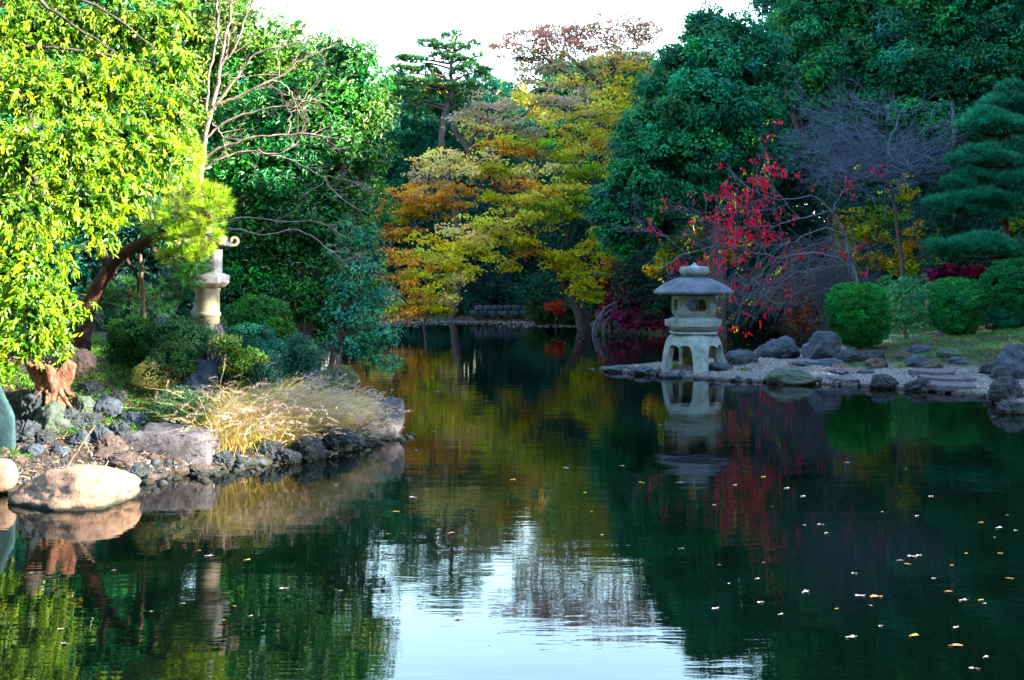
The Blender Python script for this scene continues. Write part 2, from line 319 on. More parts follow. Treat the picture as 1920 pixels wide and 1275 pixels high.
def foliage(mb, lobes, sub=0.35, cov=1.0, ln=0.13, wd=0.06, nl=26, pal=(0.05, 0.1, 0.03), flat=0.75, up=0.45, inner=0.15, bend=0.15, back=0.5, top=None, hollow=0.78, dens=1.0, lump=None, outer=1.08):
    """lobes: (centre, (rx,ry,rz)[, palette]); leaf clusters of radius sub spread over each lobe, leaves over each cluster"""
    cov = cov*1.5*dens; nl = int(nl*1.9)
    if lump:                                  # break each lobe into domes standing on a smaller core
        L2 = []
        for lb in lobes:
            c, r = np.array(lb[0]), np.array(lb[1]); k, fr = lump; L2.append((c-np.array([0, -.1, .1])*r, r*.72)+tuple(lb[2:]))
            d = rdir(k*4); d[:, 1] -= .25; d[:, 2] += .25; d = unit(d); sel = []
            for q in d:
                if all(np.dot(q, w) < .78 for w in sel): sel.append(q)
            for q in sel[:k]:
                f = fr*RNG.uniform(.75, 1.25); L2.append((c+q*r*(1.0-f*.55), np.array([r.mean()*f*1.1, r.mean()*f*1.1, r.mean()*f*.8]))+tuple(lb[2:]))
        lobes = L2
    for lb in lobes:
        c, r = np.array(lb[0]), np.array(lb[1]); pl = lb[2] if len(lb) > 2 else pal
        tint = np.array([1+.30*RNG.normal(), 1+.10*RNG.normal(), 1+.18*RNG.normal()]).clip(.4, 1.7)*(1+.13*RNG.normal())
        rm = (r[0]*r[2]+r[0]*r[1]+r[1]*r[2])/3; ns = max(4, int(cov*4*math.pi*rm/(math.pi*sub*sub)*0.9))
        d = rdir(ns*2); keep = (d[:, 1] < 0.35) | (RNG.random(len(d)) < back); d = d[keep][:ns]; ns = len(d)
        sc = c+d*r*(hollow+(outer-hollow)*RNG.random((ns, 1))); so = unit(d/r)
        sr = sub*RNG.uniform(0.6, 1.35, ns)
        e = rdir(ns*nl); ii = np.repeat(np.arange(ns), nl)
        o = so[ii]; flip = (e*o).sum(1) < -0.25; e[flip] = -e[flip]
        P = sc[ii]+e*sr[ii][:, None]*np.array([1, 1, flat])*RNG.uniform(0.65, 1.05, (ns*nl, 1))
        nr = unit(e*0.8+o*0.4+np.array([0, 0, up])+0.45*RNG.normal(size=e.shape))
        t = unit(np.cross(nr, rdir(len(nr)))+0.35*e)
        shade = RNG.uniform(0.8, 1.25, ns)[ii][:, None]
        cl = jit(pl, ns, 0.15)[ii]*0.6+jit(pl, len(ii), 0.25)*0.4
        if top is not None:  # up-facing leaves take the top colour: light from above put into the pigment
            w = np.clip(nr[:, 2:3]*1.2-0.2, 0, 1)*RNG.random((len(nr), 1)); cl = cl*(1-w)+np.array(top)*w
        leaves(mb, P, t, nr, ln*RNG.uniform(0.7, 1.25, len(P)), wd*RNG.uniform(0.7, 1.2, len(P)), cl*shade*tint, bend)
        ni = int(ns*nl*inner)
        if ni:
            q = rdir(ni)*RNG.random((ni, 1))**0.4*0.85; leaves(mb, c+q*r, rdir(ni), rdir(ni), ln*1.9, wd*2.4, jit(pl, ni), bend)
def pxl(Y, rows, dy=0.8):                     # lobes from photo outlines: (px, py, rx, ry[, depth offset[, palette]])
    out = []
    for r in rows:
        o = r[4] if len(r) > 4 else 0.0; y = Y+o; c = at(r[0], r[1], y); a, b = r[2]/F*y, r[3]/F*y
        l = (tuple(c), (a, max(0.25, dy*(a+b)/2), b)); out.append(l+(r[5],) if len(r) > 5 else l)
    return out
def tuft(mb, P, D, k=14, ln=0.11, w=0.007, spread=0.75, pal=(0.04, 0.12, 0.03), ja=0.3):
    """pine tufts: k needles fanned round each direction D"""
    n = len(P); ii = np.repeat(np.arange(n), k)
    d = unit(D[ii]+spread*RNG.normal(size=(n*k, 3))*0.8); l = ln*RNG.uniform(0.7, 1.15, (n*k, 1))
    s = unit(np.cross(d, rdir(n*k)))*w*0.5; p = P[ii]+d*l*0.05
    v = np.stack([p-s, p+s, p+d*l], 1).reshape(-1, 3)
    c = jit(pal, n, ja)[ii]*0.7+jit(pal, n*k, ja)*0.3
    mb.add(v, np.arange(n*k)[:, None]*3+np.array([[0, 1, 2]]), c)
def pads(mb, Y, rows, dens=60, k=12, ln=0.12, w=0.012, pal=(0.03, 0.1, 0.03), dy=0.9, up=0.9):
    for r in rows:
        y = Y+(r[4] if len(r) > 4 else 0); c = np.array(at(r[0], r[1], y)); R = np.array((r[2]/F*y, max(0.3, dy*r[2]/F*y), r[3]/F*y))
        n = max(12, int(1.8*dens*math.pi*R[0]*R[1]*1.4)); d = rdir(n); d[:, 2] = np.abs(d[:, 2])*np.where(RNG.random(n) < 0.8, 1, -0.6)
        # uneven pad: sub-mounds
        P = c+d*R*RNG.uniform(0.6, 1.05, (n, 1)); P[:, 2] += 0.25*R[2]*np.sin(P[:, 0]*5.1/R[0]**0.5+P[:, 1]*3.7)
        tuft(mb, P, unit(d*np.array([1, 1, 0.6])+np.array([0, 0, up])), k, ln, w, 0.6, r[5] if len(r) > 5 else pal)
def copy_tree(r, loc, s, label, group, rz=0.0):
    e = r.copy(); COL.objects.link(e); e.location = loc; e.scale = (s, s, s); e.rotation_euler = (0, 0, rz); tag(e, label, None, group)
    for ch in [o for o in COL.objects if o.parent == r]: c_ = ch.copy(); COL.objects.link(c_); c_.parent = e
    return e
def tree(name, Y, base, trunk, limbs, lobes, label, cat="tree", bark='bark', leaf='leaf', r0=0.16, group=None, fol=None, twigs=True, extra=None, sides=8):
    """trunk and limbs are photo polylines [(px,py[,dY])...]; root Empty sits at the trunk's foot"""
    b = at(base[0], base[1], Y) if len(base) == 2 else Vector(base)
    b.z = gz(b.x, b.y)-0.02
    root = thing(name, b, label, cat, group)
    tm = MB(); pts = [b]+[at(p[0], p[1], Y+(p[2] if len(p) > 2 else 0)) for p in trunk]
    tp = limb(tm, pts, r0, r0*0.35, sides, 4, r0*0.12)
    fl = tm
    r0 = r0
    for l in limbs:
        w = l[0] if isinstance(l[0], (int, float)) else 0.3; pp = l[1:] if isinstance(l[0], (int, float)) else l
        limb(tm, [at(p[0], p[1], Y+(p[2] if len(p) > 2 else 0)) for p in pp], r0*w, r0*w*0.25, 6, 4, r0*w*0.3)
    if twigs:
        for lb in lobes:                      # a limb from the nearest trunk point into each lobe, with twigs
            c = Vector(lb[0]); s = min(tp, key=lambda q: (q-c).length+max(0, q.z-c.z)*1.5)
            mid = s.lerp(c, 0.5)+Vector((random.gauss(0, .1), random.gauss(0, .1), 0.12*(c-s).length)); rr = r0*0.2
            limb(tm, [s, mid, c], rr, rr*0.3, 5, 3, 0.03)
            R = lb[1]
            for q in range(4):
                a = random.uniform(0, 6.28); e = Vector((math.cos(a)*R[0], math.sin(a)*R[1], random.uniform(-.3, .5)*R[2]))*0.85
                limb(tm, [c, c+e*0.5+Vector((0, 0, -.05)), c+e], rr*0.4, 0.006, 4, 2, 0.03)
    if extra: extra(tm)
    tm.build("trunk", M[bark], root, smooth=True)
    if lobes:
        cm = MB(); foliage(cm, lobes, **(fol or {})); cm.build("crown", M[leaf], root)
    return root

# ------------------------------------------------------------------ trees of the far bank
G_T, G_M, G_B = "evergreens round the pond", "autumn maples on the far bank", "bare winter trees"
EV = [(0.010, 0.095, 0.044), (0.018, 0.115, 0.037), (0.007, 0.072, 0.042)]
EV2 = [(0.012, 0.075, 0.035), (0.02, 0.10, 0.04), (0.008, 0.055, 0.032)]
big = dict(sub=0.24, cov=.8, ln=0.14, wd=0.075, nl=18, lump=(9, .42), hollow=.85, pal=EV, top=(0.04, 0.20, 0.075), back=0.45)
R1 = [(1365, 60, 66, 50), (1285, 120, 50, 46), (1400, 120, 75, 65, .5), (1238, 185, 44, 50), (1300, 190, 75, 60, -.6), (1380, 220, 70, 55, -.3), (1200, 265, 52, 48),
      (1270, 280, 68, 52, -.8), (1350, 290, 62, 48, -.4), (1190, 330, 55, 42, -.3), (1150, 385, 42, 38), (1230, 365, 62, 45, -.8), (1300, 360, 60, 36, -.3), (1170, 435, 45, 38), (1420, 300, 55, 60, .6),
      (1320, 75, 46, 40, .8), (1340, 130, 60, 50, -.2), (1215, 420, 50, 30, .2), (1424, 215, 34, 34, .8)]
oak_a = tree("evergreen_oak", 32, (1345, 600), [(1340, 470), (1335, 350), (1345, 230), (1340, 110)], [(0.4, (1338, 400), (1280, 330), (1220, 270)), (0.4, (1340, 300), (1390, 240), (1420, 180))],
     pxl(32, R1), "tall domed blue-green evergreen rising right of the sky gap behind the umbrella-roofed lantern", leaf='leaf', r0=0.34, group=G_T, fol=big)
R2 = [(1530, 40, 70, 60), (1600, 20, 80, 60), (1560, 130, 62, 45, -.4), (1620, 110, 70, 52, -.6), (1560, -45, 70, 40, .4), (1500, 190, 60, 55, .5), (1580, 215, 70, 45, -.3), (1650, 190, 66, 52, -.8),
      (1480, 270, 70, 60, .8), (1560, 300, 80, 55, .6), (1650, 60, 60, 45, -.3)]
oak_b = tree("evergreen_oak", 35, (1570, 590), [(1565, 450), (1572, 300), (1560, 170), (1570, 60)], [(0.5, (1568, 330), (1500, 250), (1470, 130), (1480, 40)), (0.4, (1570, 260), (1620, 180), (1650, 110))],
     pxl(35, R2), "dark evergreen directly behind the violet bare tree, between the domed one and the corner one", leaf='leaf', r0=0.32, group=G_T, fol=big)
R3 = [(1730, 40, 80, 60), (1820, 20, 85, 60), (1900, 60, 75, 60), (1730, 130, 75, 52, -.6), (1810, 130, 75, 55, -.4), (1890, 150, 70, 60, -.2), (1740, -40, 90, 55, .4), (1860, -50, 90, 60, .4), (1960, 0, 80, 70),
      (1740, 235, 75, 58, -.3), (1820, 240, 70, 60, .3), (1900, 250, 75, 60, .4), (1700, 310, 80, 60, .9), (1790, 340, 80, 60, 1.), (1900, 350, 80, 70, 1.1), (1960, 150, 70, 80, .3)]
oak_c = tree("evergreen_oak", 33.5, (1800, 585), [(1805, 450), (1798, 300), (1810, 170), (1805, 60)], [(0.5, (1800, 300), (1740, 210), (1730, 120)), (0.5, (1802, 280), (1860, 200), (1900, 130))],
     pxl(33.5, R3), "dark lumpy evergreen filling the upper right corner behind the cloud-pruned pine", leaf='leaf', r0=0.34, group=G_T, fol=big)

# the wood behind: more evergreens, then one dark mass that closes the view
for k, (px, Y, s, q) in enumerate([(560, 50, .9, 1), (655, 54, .82, 0), (470, 46, .9, 2), (755, 60, .82, 1), (850, 62, .80, 2), (945, 60, .78, 0), (1055, 58, .88, 1), (1140, 54, .92, 2), (1260, 50, .95, 0), (1385, 50, .82, 1), (1470, 53, .82, 2), (330, 27, .82, 0), (215, 25, .85, 1), (60, 23, .85, 2), (-130, 20, .85, 0), (1560, 48, 1.35, 2), (1720, 45, 1.3, 0), (1880, 44, 1.25, 1), (2050, 42, 1.2, 2), (330, 44, .8, 0), (200, 42, .85, 1), (40, 40, .8, 2)]):
    x = (px-960)/F*Y; copy_tree((oak_a, oak_b, oak_c)[q], (x, Y, gz(x, Y)), s, "one of the dark evergreens closing the wood behind the pond trees", "evergreens of the wood behind", (k*1.3) % 1.0-.5)
wl_ = []
for k in range(120):
    x = -34+68*k/119+random.uniform(-.5, .5); Y = 53+3*math.sin(k*.7); wl_.append(((x, Y, gz(x, Y)+random.uniform(.5, 4.2)), (1.5, 1.2, 1.5)))
cm = MB(); foliage(cm, wl_, sub=.7, cov=.7, ln=.4, wd=.22, nl=14, pal=[(0.008, 0.04, 0.022), (0.012, 0.05, 0.02)], back=.2); o = cm.build("far_wood", M['leaf'], None); tag(o, "dark undergrowth of the far wood behind all the pond trees", kind="stuff")
# understory behind the right bank: dark shrubs that close the wood
und = dict(sub=0.4, cov=1.1, ln=0.14, wd=0.06, nl=24, pal=[(0.004, 0.045, 0.03), (0.008, 0.06, 0.028), (0.004, 0.035, 0.03)], back=0.3)
def shrub(name, Y, base, lobes, label, cat="shrub", group=None, leaf='leaf', fol=None, r0=0.05, bark='bark'):
    return tree(name, Y, base, [(base[0], (base[1]+lobes[0][1])/2), (lobes[0][0], lobes[0][1])], [], pxl(Y, lobes), label, cat, bark, leaf, r0, group, fol or und)
GU = "dark undergrowth at the foot of the wood"
for bx, Yd, rows, lab in [
    (1300, 35, [(1250, 470, 80, 60), (1340, 440, 80, 70, .5), (1300, 540, 90, 60), (1210, 540, 60, 60)], "dark undergrowth thicket behind the lantern roof"),
    (1480, 37, [(1440, 400, 90, 90, .5), (1520, 420, 80, 90), (1450, 320, 60, 60), (1400, 340, 50, 50, .6), (1480, 520, 100, 70), (1560, 540, 60, 60)], "dark undergrowth thicket behind the red-leafed tree"),
    (1460, 39, [(1400, 590, 50, 22), (1450, 585, 50, 28), (1510, 585, 50, 30), (1350, 592, 40, 20), (1480, 560, 60, 40), (1400, 560, 50, 36)], "low dark undergrowth at the back water's edge right of the lantern"),
    (1650, 34, [(1630, 400, 80, 90, .5), (1700, 450, 70, 80), (1650, 520, 90, 70)], "dark undergrowth thicket behind the clipped ball nearest the lantern"),
    (1785, 28, [(1782, 300, 34, 46), (1796, 380, 40, 50), (1770, 450, 40, 50), (1800, 520, 40, 50)], "tall dark shrub hiding the snapped trunk left of the cloud-pruned pine"),
    (1850, 32, [(1800, 440, 90, 80), (1900, 430, 80, 90), (1840, 520, 110, 60)], "dark undergrowth thicket behind the cloud-pruned pine"),
    (1130, 41, [(1130, 480, 60, 70), (1100, 560, 50, 45), (1170, 540, 50, 60), (1060, 430, 60, 60)], "dark undergrowth thicket left of the burgundy bush"),
    (950, 46, [(900, 500, 90, 75), (1000, 500, 80, 70), (960, 420, 90, 60, .6), (870, 420, 80, 60, .6), (950, 562, 110, 24), (900, 568, 60, 16, -1), (1000, 568, 60, 20, -1), (1050, 560, 40, 30, -1), (860, 578, 50, 12, -1.6), (960, 540, 60, 30, -1), (1020, 540, 50, 34, -1.5)], "dark undergrowth under the leaning maple trunk"),
    (760, 46, [(720, 560, 60, 24, -1), (800, 566, 70, 22, -1), (760, 580, 60, 12, -1.6), (700, 585, 40, 12, -1.6), (740, 520, 90, 60), (810, 470, 80, 70, .6), (720, 440, 80, 60), (800, 400, 70, 60, 1.)], "dark undergrowth behind the orange maple spray at the water"),
    (280, 20, [(200, 560, 60, 60), (290, 520, 60, 60), (350, 560, 45, 60), (250, 450, 80, 60), (330, 440, 60, 60), (150, 500, 60, 80)], "dark undergrowth behind the wooden prop pole"),
    (60, 19, [(20, 600, 70, 60), (90, 560, 60, 70), (140, 600, 40, 40), (30, 480, 80, 80)], "dark undergrowth behind the sunlit drooping evergreen")]:
    shrub("undergrowth_shrub", Yd, (bx, 600), rows, lab, "undergrowth", GU, r0=0.04)

# distant conifers and the sky-line pine in the middle
PN = [(0.025, 0.10, 0.03), (0.02, 0.08, 0.035), (0.05, 0.12, 0.03)]
def z2(rows): return [(640+r[0]/3, r[1]/3, r[2]/3, r[3]/3)+tuple(r[4:]) for r in rows]
pr = thing("sky_line_pine", at(850, 590, 44), "layered pine whose top pads stand against the white sky", "pine"); pr.location.z = gz(pr.location.x, 44)
tm = MB(); tp = limb(tm, [pr.location]+[at(a, b, 44) for a, b in ((862, 450), (830, 300), (833, 220), (848, 180), (846, 130), (852, 90), (858, 66))], 0.17, 0.04, 8, 4, 0.02)
prow = z2([(655, 190, 26, 22), (600, 215, 50, 22), (480, 250, 70, 26), (560, 275, 70, 24), (660, 270, 70, 20), (400, 340, 90, 22), (330, 330, 30, 14), (560, 325, 70, 22), (640, 330, 60, 18), (700, 345, 60, 16), (770, 318, 26, 12), (740, 250, 36, 16),
           (350, 400, 100, 26), (470, 400, 70, 30, .4), (740, 400, 110, 32), (660, 420, 60, 30), (450, 480, 130, 34), (330, 460, 60, 26), (680, 500, 100, 32), (560, 520, 80, 30, .5), (800, 440, 50, 26), (400, 560, 120, 40, .5), (560, 580, 120, 40, .4), (700, 570, 90, 36, .6), (460, 630, 110, 40, .5), (300, 540, 60, 30, .4), (620, 640, 90, 40, .8), (530, 430, 60, 26, .3)])
for q in prow:
    c = at(q[0], q[1]+q[3]*0.5, 44); s = min(tp, key=lambda v: abs(v.z-c.z+0.25)); limb(tm, [s, s.lerp(c, .55)+Vector((0, 0, .1)), c], 0.06, 0.015, 5, 3, .03)
tm.build("trunk", M['bark'], pr, True)
cm = MB(); pads(cm, 44, prow, 55, 11, 0.2, 0.028, PN, 0.8); cm.build("crown", M['needle'], pr)
DC = [(0.010, 0.10, 0.06), (0.008, 0.08, 0.06), (0.02, 0.12, 0.055)]
def conifer(Y, base, rows, label, pal=DC, dens=34):
    r = thing("conifer", at(base[0], base[1], Y), label, "conifer", "dark conifers in the middle distance"); r.location.z = gz(r.location.x, Y)
    t = MB(); top = min(q[1] for q in rows); tp = limb(t, [r.location, at(base[0], (600+top)/2, Y), at(base[0]+4, top, Y)], 0.2, 0.03, 7, 4, .02)
    for q in rows:
        c = at(q[0], q[1], Y+(q[4] if len(q) > 4 else 0)); s = min(tp, key=lambda v: (v-c).length+(0.8 if v.z > c.z else 0)); limb(t, [s, c], 0.05, 0.012, 4, 2, .02)
    t.build("trunk", M['bark'], r, True); m_ = MB(); pads(m_, Y, rows, dens, 11, 0.24, 0.035, pal, 0.9, 0.5); m_.build("crown", M['needle'], r)
conifer(48, (790, 600), [(720, 200, 40, 22), (770, 195, 60, 26), (740, 230, 60, 28), (800, 225, 60, 26), (840, 250, 60, 30), (760, 262, 70, 28), (720, 280, 60, 30), (810, 290, 70, 30), (870, 285, 50, 26), (750, 320, 70, 30), (830, 330, 70, 30), (720, 350, 50, 30), (790, 360, 80, 30), (700, 310, 50, 30), (850, 370, 60, 30), (740, 400, 70, 30)],
        "broad blue-green conifer below the sky-line pine")
conifer(50, (920, 600), [(900, 160, 40, 20), (930, 175, 40, 20), (900, 200, 50, 24), (940, 215, 50, 24), (890, 240, 50, 26), (950, 250, 60, 26), (910, 290, 60, 30), (980, 290, 50, 26), (930, 330, 70, 30), (1000, 340, 60, 30), (960, 380, 70, 34), (1050, 330, 60, 34), (1080, 380, 60, 34), (1020, 420, 70, 34)],
        "dark conifer showing through the maples right of the sky-line pine")
tree("golden_tree", 60, (720, 600), [(715, 450), (722, 320)], [], pxl(60, [(718, 262, 28, 14), (700, 285, 24, 12), (735, 275, 20, 12), (700, 225, 22, 10), (800, 160, 40, 12), (760, 180, 30, 12)]), "sunlit golden tree peeping past the dark evergreen's right edge", leaf='thin', r0=0.2,
     fol=dict(sub=0.5, cov=1, ln=0.25, wd=0.12, nl=20, pal=[(0.5, 0.42, 0.05), (0.4, 0.36, 0.05)]))
tree("golden_tree", 62, (990, 600), [(985, 450), (975, 260)], [], pxl(62, [(965, 178, 40, 18), (990, 200, 40, 20), (950, 215, 40, 18), (1010, 230, 50, 22)]), "sunlit yellow-green tree seen between the sky-line pine and the pink maple", leaf='thin', r0=0.2,
     fol=dict(sub=0.5, cov=1, ln=0.25, wd=0.12, nl=20, pal=[(0.4, 0.36, 0.05), (0.3, 0.3, 0.06)]))

# maples: flat tiers of leaves on long limbs
OLV = [(0.40, 0.33, 0.06), (0.28, 0.30, 0.05), (0.46, 0.34, 0.07)]
YEL = [(0.48, 0.36, 0.03), (0.36, 0.32, 0.03), (0.24, 0.27, 0.03)]
LIM = [(0.18, 0.26, 0.02), (0.26, 0.28, 0.02), (0.10, 0.18, 0.02)]
ORA = [(0.46, 0.21, 0.06), (0.42, 0.25, 0.06), (0.48, 0.20, 0.06)]
PNK = [(0.42, 0.19, 0.15), (0.34, 0.17, 0.15), (0.30, 0.20, 0.12), (0.5, 0.2, 0.14)]
MAU = [(0.36, 0.25, 0.15), (0.33, 0.28, 0.12), (0.28, 0.19, 0.16)]
TAN = [(0.56, 0.41, 0.14), (0.50, 0.39, 0.10), (0.44, 0.36, 0.16)]
def tiers(mb, Y, rows, dens=300, ln=0.10, wd=0.08, dy=1.0, thick=1.0):
    """rows (px,py,rx,ry,dY,palette[,slope]): layers of level leaves, uneven, broken up into sprays"""
    for r in rows:
        y = Y+r[4]; c = np.array(at(r[0], r[1], y)); a = r[2]/F*y; hb = r[3]/F*y*thick; b = dy*(0.5*a+0.5)
        sl = (r[6] if len(r) > 6 else 0.0)+RNG.normal()*.08+(.10 if r[0] < 1000 and r[1] > 290 else 0)
        ns = max(10, int(math.pi*a*b*9)); u = RNG.uniform(-1, 1, (ns, 2)); u = u[(u**2).sum(1) < 1]; ns = len(u)
        h = RNG.normal(size=ns)*0.45
        sc = np.stack([c[0]+u[:, 0]*a, c[1]+u[:, 1]*b, c[2]+h*hb+(1-(u**2).sum(1))*hb*0.5-hb*0.3*u[:, 1]-sl*u[:, 0]*a], 1)
        k = max(6, int(dens/9)); ii = np.repeat(np.arange(ns), k); n = len(ii)
        P = sc[ii]+RNG.normal(size=(n, 3))*np.array([0.17, 0.17, 0.045]); P[:, 2] -= 0.6*((P[:, :2]-sc[ii][:, :2])**2).sum(1)
        nr = unit(np.array([0, -0.5, 0.9])+0.55*RNG.normal(size=(n, 3))); t = unit(np.cross(nr, rdir(n)))+np.array([0, 0, -0.3])
        cl = jit(r[5], ns, 0.12)[ii]*0.65+jit(r[5], n, 0.2)*0.35
        leaves(mb, P, t, nr, ln*RNG.uniform(0.7, 1.3, n), wd*RNG.uniform(0.7, 1.2, n), cl, 0.15)
def maple(name, Y, base, trunk, limbs, rows, label, r0=0.2, bark='bark', dens=300, ln=0.11, wd=0.085, thick=1.0, dy=1.0, cat="maple"):
    b = at(base[0], base[1], Y); b.z = gz(b.x, b.y)-0.02; root = thing(name, b, label, cat, G_M)
    tm = MB(); tp = limb(tm, [b]+[at(p[0], p[1], Y+(p[2] if len(p) > 2 else 0)) for p in trunk], r0, r0*0.3, 8, 5, r0*0.1)
    al = list(tp)
    for l in limbs:
        al += limb(tm, [at(p[0], p[1], Y+(p[2] if len(p) > 2 else 0)) for p in l[1:]], r0*l[0], 0.018, 6, 5, r0*l[0]*0.5)
    for r in rows:
        c = at(r[0], r[1]+r[3]*0.3, Y+r[4]); s = min(al, key=lambda q: (q-c).length); a = r[2]/F*Y
        limb(tm, [s, s.lerp(c, .5)+Vector((0, 0, .08*(c-s).length)), c], 0.032, 0.014, 5, 3, .03)
        for q in range(7):
            e = Vector((random.uniform(-1, 1)*a, random.uniform(-.8, .8)*a, random.uniform(-.3, .5)*r[3]/F*Y)); limb(tm, [c, c+e*.5+Vector((0, 0, .05)), c+e], 0.013, 0.005, 3, 2, .03)
    tm.build("trunk", M[bark], root, True); cm = MB(); tiers(cm, Y, rows, dens, ln, wd, dy, thick); cm.build("crown", M['thin'], root); return root
maple("tall_maple", 40, (1255, 600), [(1245, 480), (1225, 340), (1180, 250), (1140, 175), (1100, 135), (1060, 100)],
      [(0.5, (1235, 400), (1205, 250), (1190, 160), (1195, 90)), (0.4, (1180, 250), (1110, 225), (1060, 190), (1010, 150), (970, 110)), (0.35, (1140, 175), (1150, 120), (1135, 70)),
       (0.3, (1225, 340), (1160, 280), (1090, 265), (1020, 250)), (0.3, (1110, 225), (1080, 160), (1000, 95), (950, 80)), (0.25, (1060, 190), (1000, 190), (960, 150))],
      [(1000, 72, 55, 9, 0, PNK), (950, 88, 30, 7, 0, PNK), (1060, 62, 55, 10, 0, PNK), (1120, 56, 60, 12, 0, PNK), (1185, 56, 45, 14, .2, PNK), (975, 108, 40, 8, 0, MAU), (1040, 92, 55, 10, 0, PNK), (1110, 88, 60, 12, 0, PNK),
       (1180, 88, 50, 16, .2, PNK), (1010, 130, 45, 9, 0, MAU), (1070, 122, 50, 10, .3, MAU), (1140, 120, 50, 14, 0, TAN), (1190, 120, 40, 16, 0, PNK), (990, 155, 30, 8, 0, MAU), (1170, 155, 45, 16, 0, YEL), (1110, 150, 40, 10, .4, TAN), (1200, 45, 30, 8, 0, PNK), (1215, 70, 30, 10, 0, PNK), (1205, 140, 30, 14, .2, YEL), (1190, 185, 36, 14, 0, YEL), (1150, 180, 44, 12, .3, OLV), (1100, 178, 44, 10, .2, MAU), (1050, 158, 44, 9, .2, TAN), (1190, 215, 30, 14, .2, YEL), (1140, 215, 40, 12, .3, OLV), (1085, 205, 44, 11, .3, MAU), (1040, 188, 40, 9, .4, MAU), (1175, 250, 30, 14, 0, ORA), (1125, 245, 40, 12, .3, YEL), (1165, 285, 30, 14, .2, YEL), (1120, 275, 40, 12, .2, OLV), (1150, 315, 30, 12, .2, YEL), (1000, 110, 40, 8, .3, PNK), (1030, 60, 40, 8, .2, PNK)],
      "tall thin pink-topped maple whose lacy crown fades into the white sky", 0.22, thick=1.3, dens=210, ln=0.12, wd=0.09)
maple("leaning_maple", 37, (1115, 600), [(1080, 565), (1042, 500), (1002, 450), (942, 372), (878, 282), (848, 232)],
      [(0.4, (945, 375), (900, 350), (850, 335), (790, 325)), (0.4, (1005, 455), (930, 440), (860, 465), (790, 500), (740, 540)), (0.4, (1045, 530), (1080, 500), (1110, 470)), (0.4, (880, 285), (950, 235), (1000, 200)),
       (0.28, (1042, 500), (1075, 400), (1090, 300), (1070, 200)), (0.3, (1060, 380), (1110, 330), (1150, 290)), (0.3, (945, 375), (1000, 315), (1060, 305)), (0.3, (880, 285), (900, 230), (930, 200))],
      [(880, 220, 45, 12, 0, MAU), (930, 205, 55, 14, 0, MAU), (990, 195, 55, 14, .3, OLV), (1050, 200, 55, 16, .3, MAU), (1110, 215, 55, 18, .4, OLV), (1150, 200, 30, 18, .6, YEL), (900, 245, 45, 10, 0, TAN), (960, 240, 60, 14, 0, MAU), (1030, 245, 60, 16, 0, OLV), (1100, 260, 50, 16, .3, OLV), (1140, 275, 30, 16, .3, ORA),
       (940, 268, 45, 9, -.3, OLV), (1000, 280, 55, 10, -.3, LIM), (1070, 290, 50, 12, 0, OLV),
       (850, 297, 50, 10, -.8, TAN), (810, 312, 45, 10, -.8, TAN), (800, 335, 40, 9, -.9, MAU), (860, 325, 55, 12, -.8, TAN), (905, 300, 40, 10, -.5, TAN),
       (960, 283, 45, 9, -.2, ORA), (930, 320, 45, 8, -.6, YEL), (1010, 320, 60, 9, -.4, TAN), (1080, 320, 45, 10, -.4, LIM), (1110, 335, 40, 10, -.2, LIM),
       (990, 352, 60, 7, -.6, ORA), (1050, 355, 60, 10, -.8, OLV), (950, 375, 50, 8, -.6, YEL), (1010, 380, 60, 10, -1, OLV), (1080, 375, 50, 10, -1, LIM), (1130, 355, 30, 9, -.6, LIM),
       (1040, 402, 60, 10, -1.2, LIM, .1), (980, 410, 60, 11, -1.3, OLV, .1), (920, 425, 55, 10, -1.5, OLV, .1), (870, 440, 50, 10, -1.6, TAN, .15), (950, 445, 50, 9, -1.4, YEL, .1), (820, 462, 50, 10, -1.8, YEL, .2), (890, 465, 50, 10, -1.8, OLV, .2),
       (765, 490, 50, 11, -2, ORA, .2), (825, 488, 45, 10, -2, OLV, .2), (730, 515, 40, 10, -2, ORA, .25), (860, 500, 35, 9, -2.2, YEL), (800, 525, 45, 12, -2.2, YEL, .1), (770, 548, 45, 12, -2.2, ORA, .1), (730, 560, 35, 9, -2.2, TAN), (820, 550, 25, 12, -2.3, YEL), (860, 525, 20, 8, -2.2, TAN), (845, 560, 12, 8, -2.3, TAN), (700, 540, 30, 9, -2.2, ORA, .2), (745, 575, 34, 8, -2.4, YEL, .1), (710, 580, 26, 7, -2.4, TAN), (790, 570, 22, 8, -2.4, ORA), (680, 520, 26, 9, -2.2, ORA, .2), (770, 588, 26, 6, -2.5, ORA, .1), (820, 578, 22, 6, -2.4, YEL), (735, 592, 24, 5, -2.5, TAN), (660, 560, 24, 8, -2.4, ORA), (905, 480, 26, 9, -2, YEL, .1), (880, 510, 15, 8, -2.2, OLV),
       (1060, 495, 45, 7, -.8, YEL), (1095, 505, 45, 8, -.6, YEL), (975, 455, 30, 6, -.8, YEL), (950, 500, 16, 8, -.8, YEL), (990, 470, 18, 5, -.6, ORA), (1040, 480, 40, 6, -.6, YEL)],
      "big leaning maple with stepped olive and yellow tiers reaching left over the water", 0.26, dens=230, thick=1.6)
maple("orange_maple", 41, (790, 598), [(800, 540), (790, 460), (770, 400)], [(0.5, (775, 450), (740, 425), (715, 420)), (0.5, (770, 420), (820, 390), (860, 370))],
      [(800, 362, 50, 10, 0, ORA), (760, 380, 50, 12, 0, ORA), (730, 402, 38, 12, 0, ORA), (800, 385, 45, 12, 0, ORA), (845, 378, 35, 8, 0, ORA), (715, 425, 25, 14, -.2, ORA), (765, 405, 40, 10, 0, YEL), (740, 440, 35, 8, -.2, ORA), (850, 352, 40, 8, .2, ORA), (770, 437, 20, 6, 0, ORA)],
      "low rust-orange maple left of the leaning maple, in front of the dark conifer", 0.07, dens=330, thick=1.6)
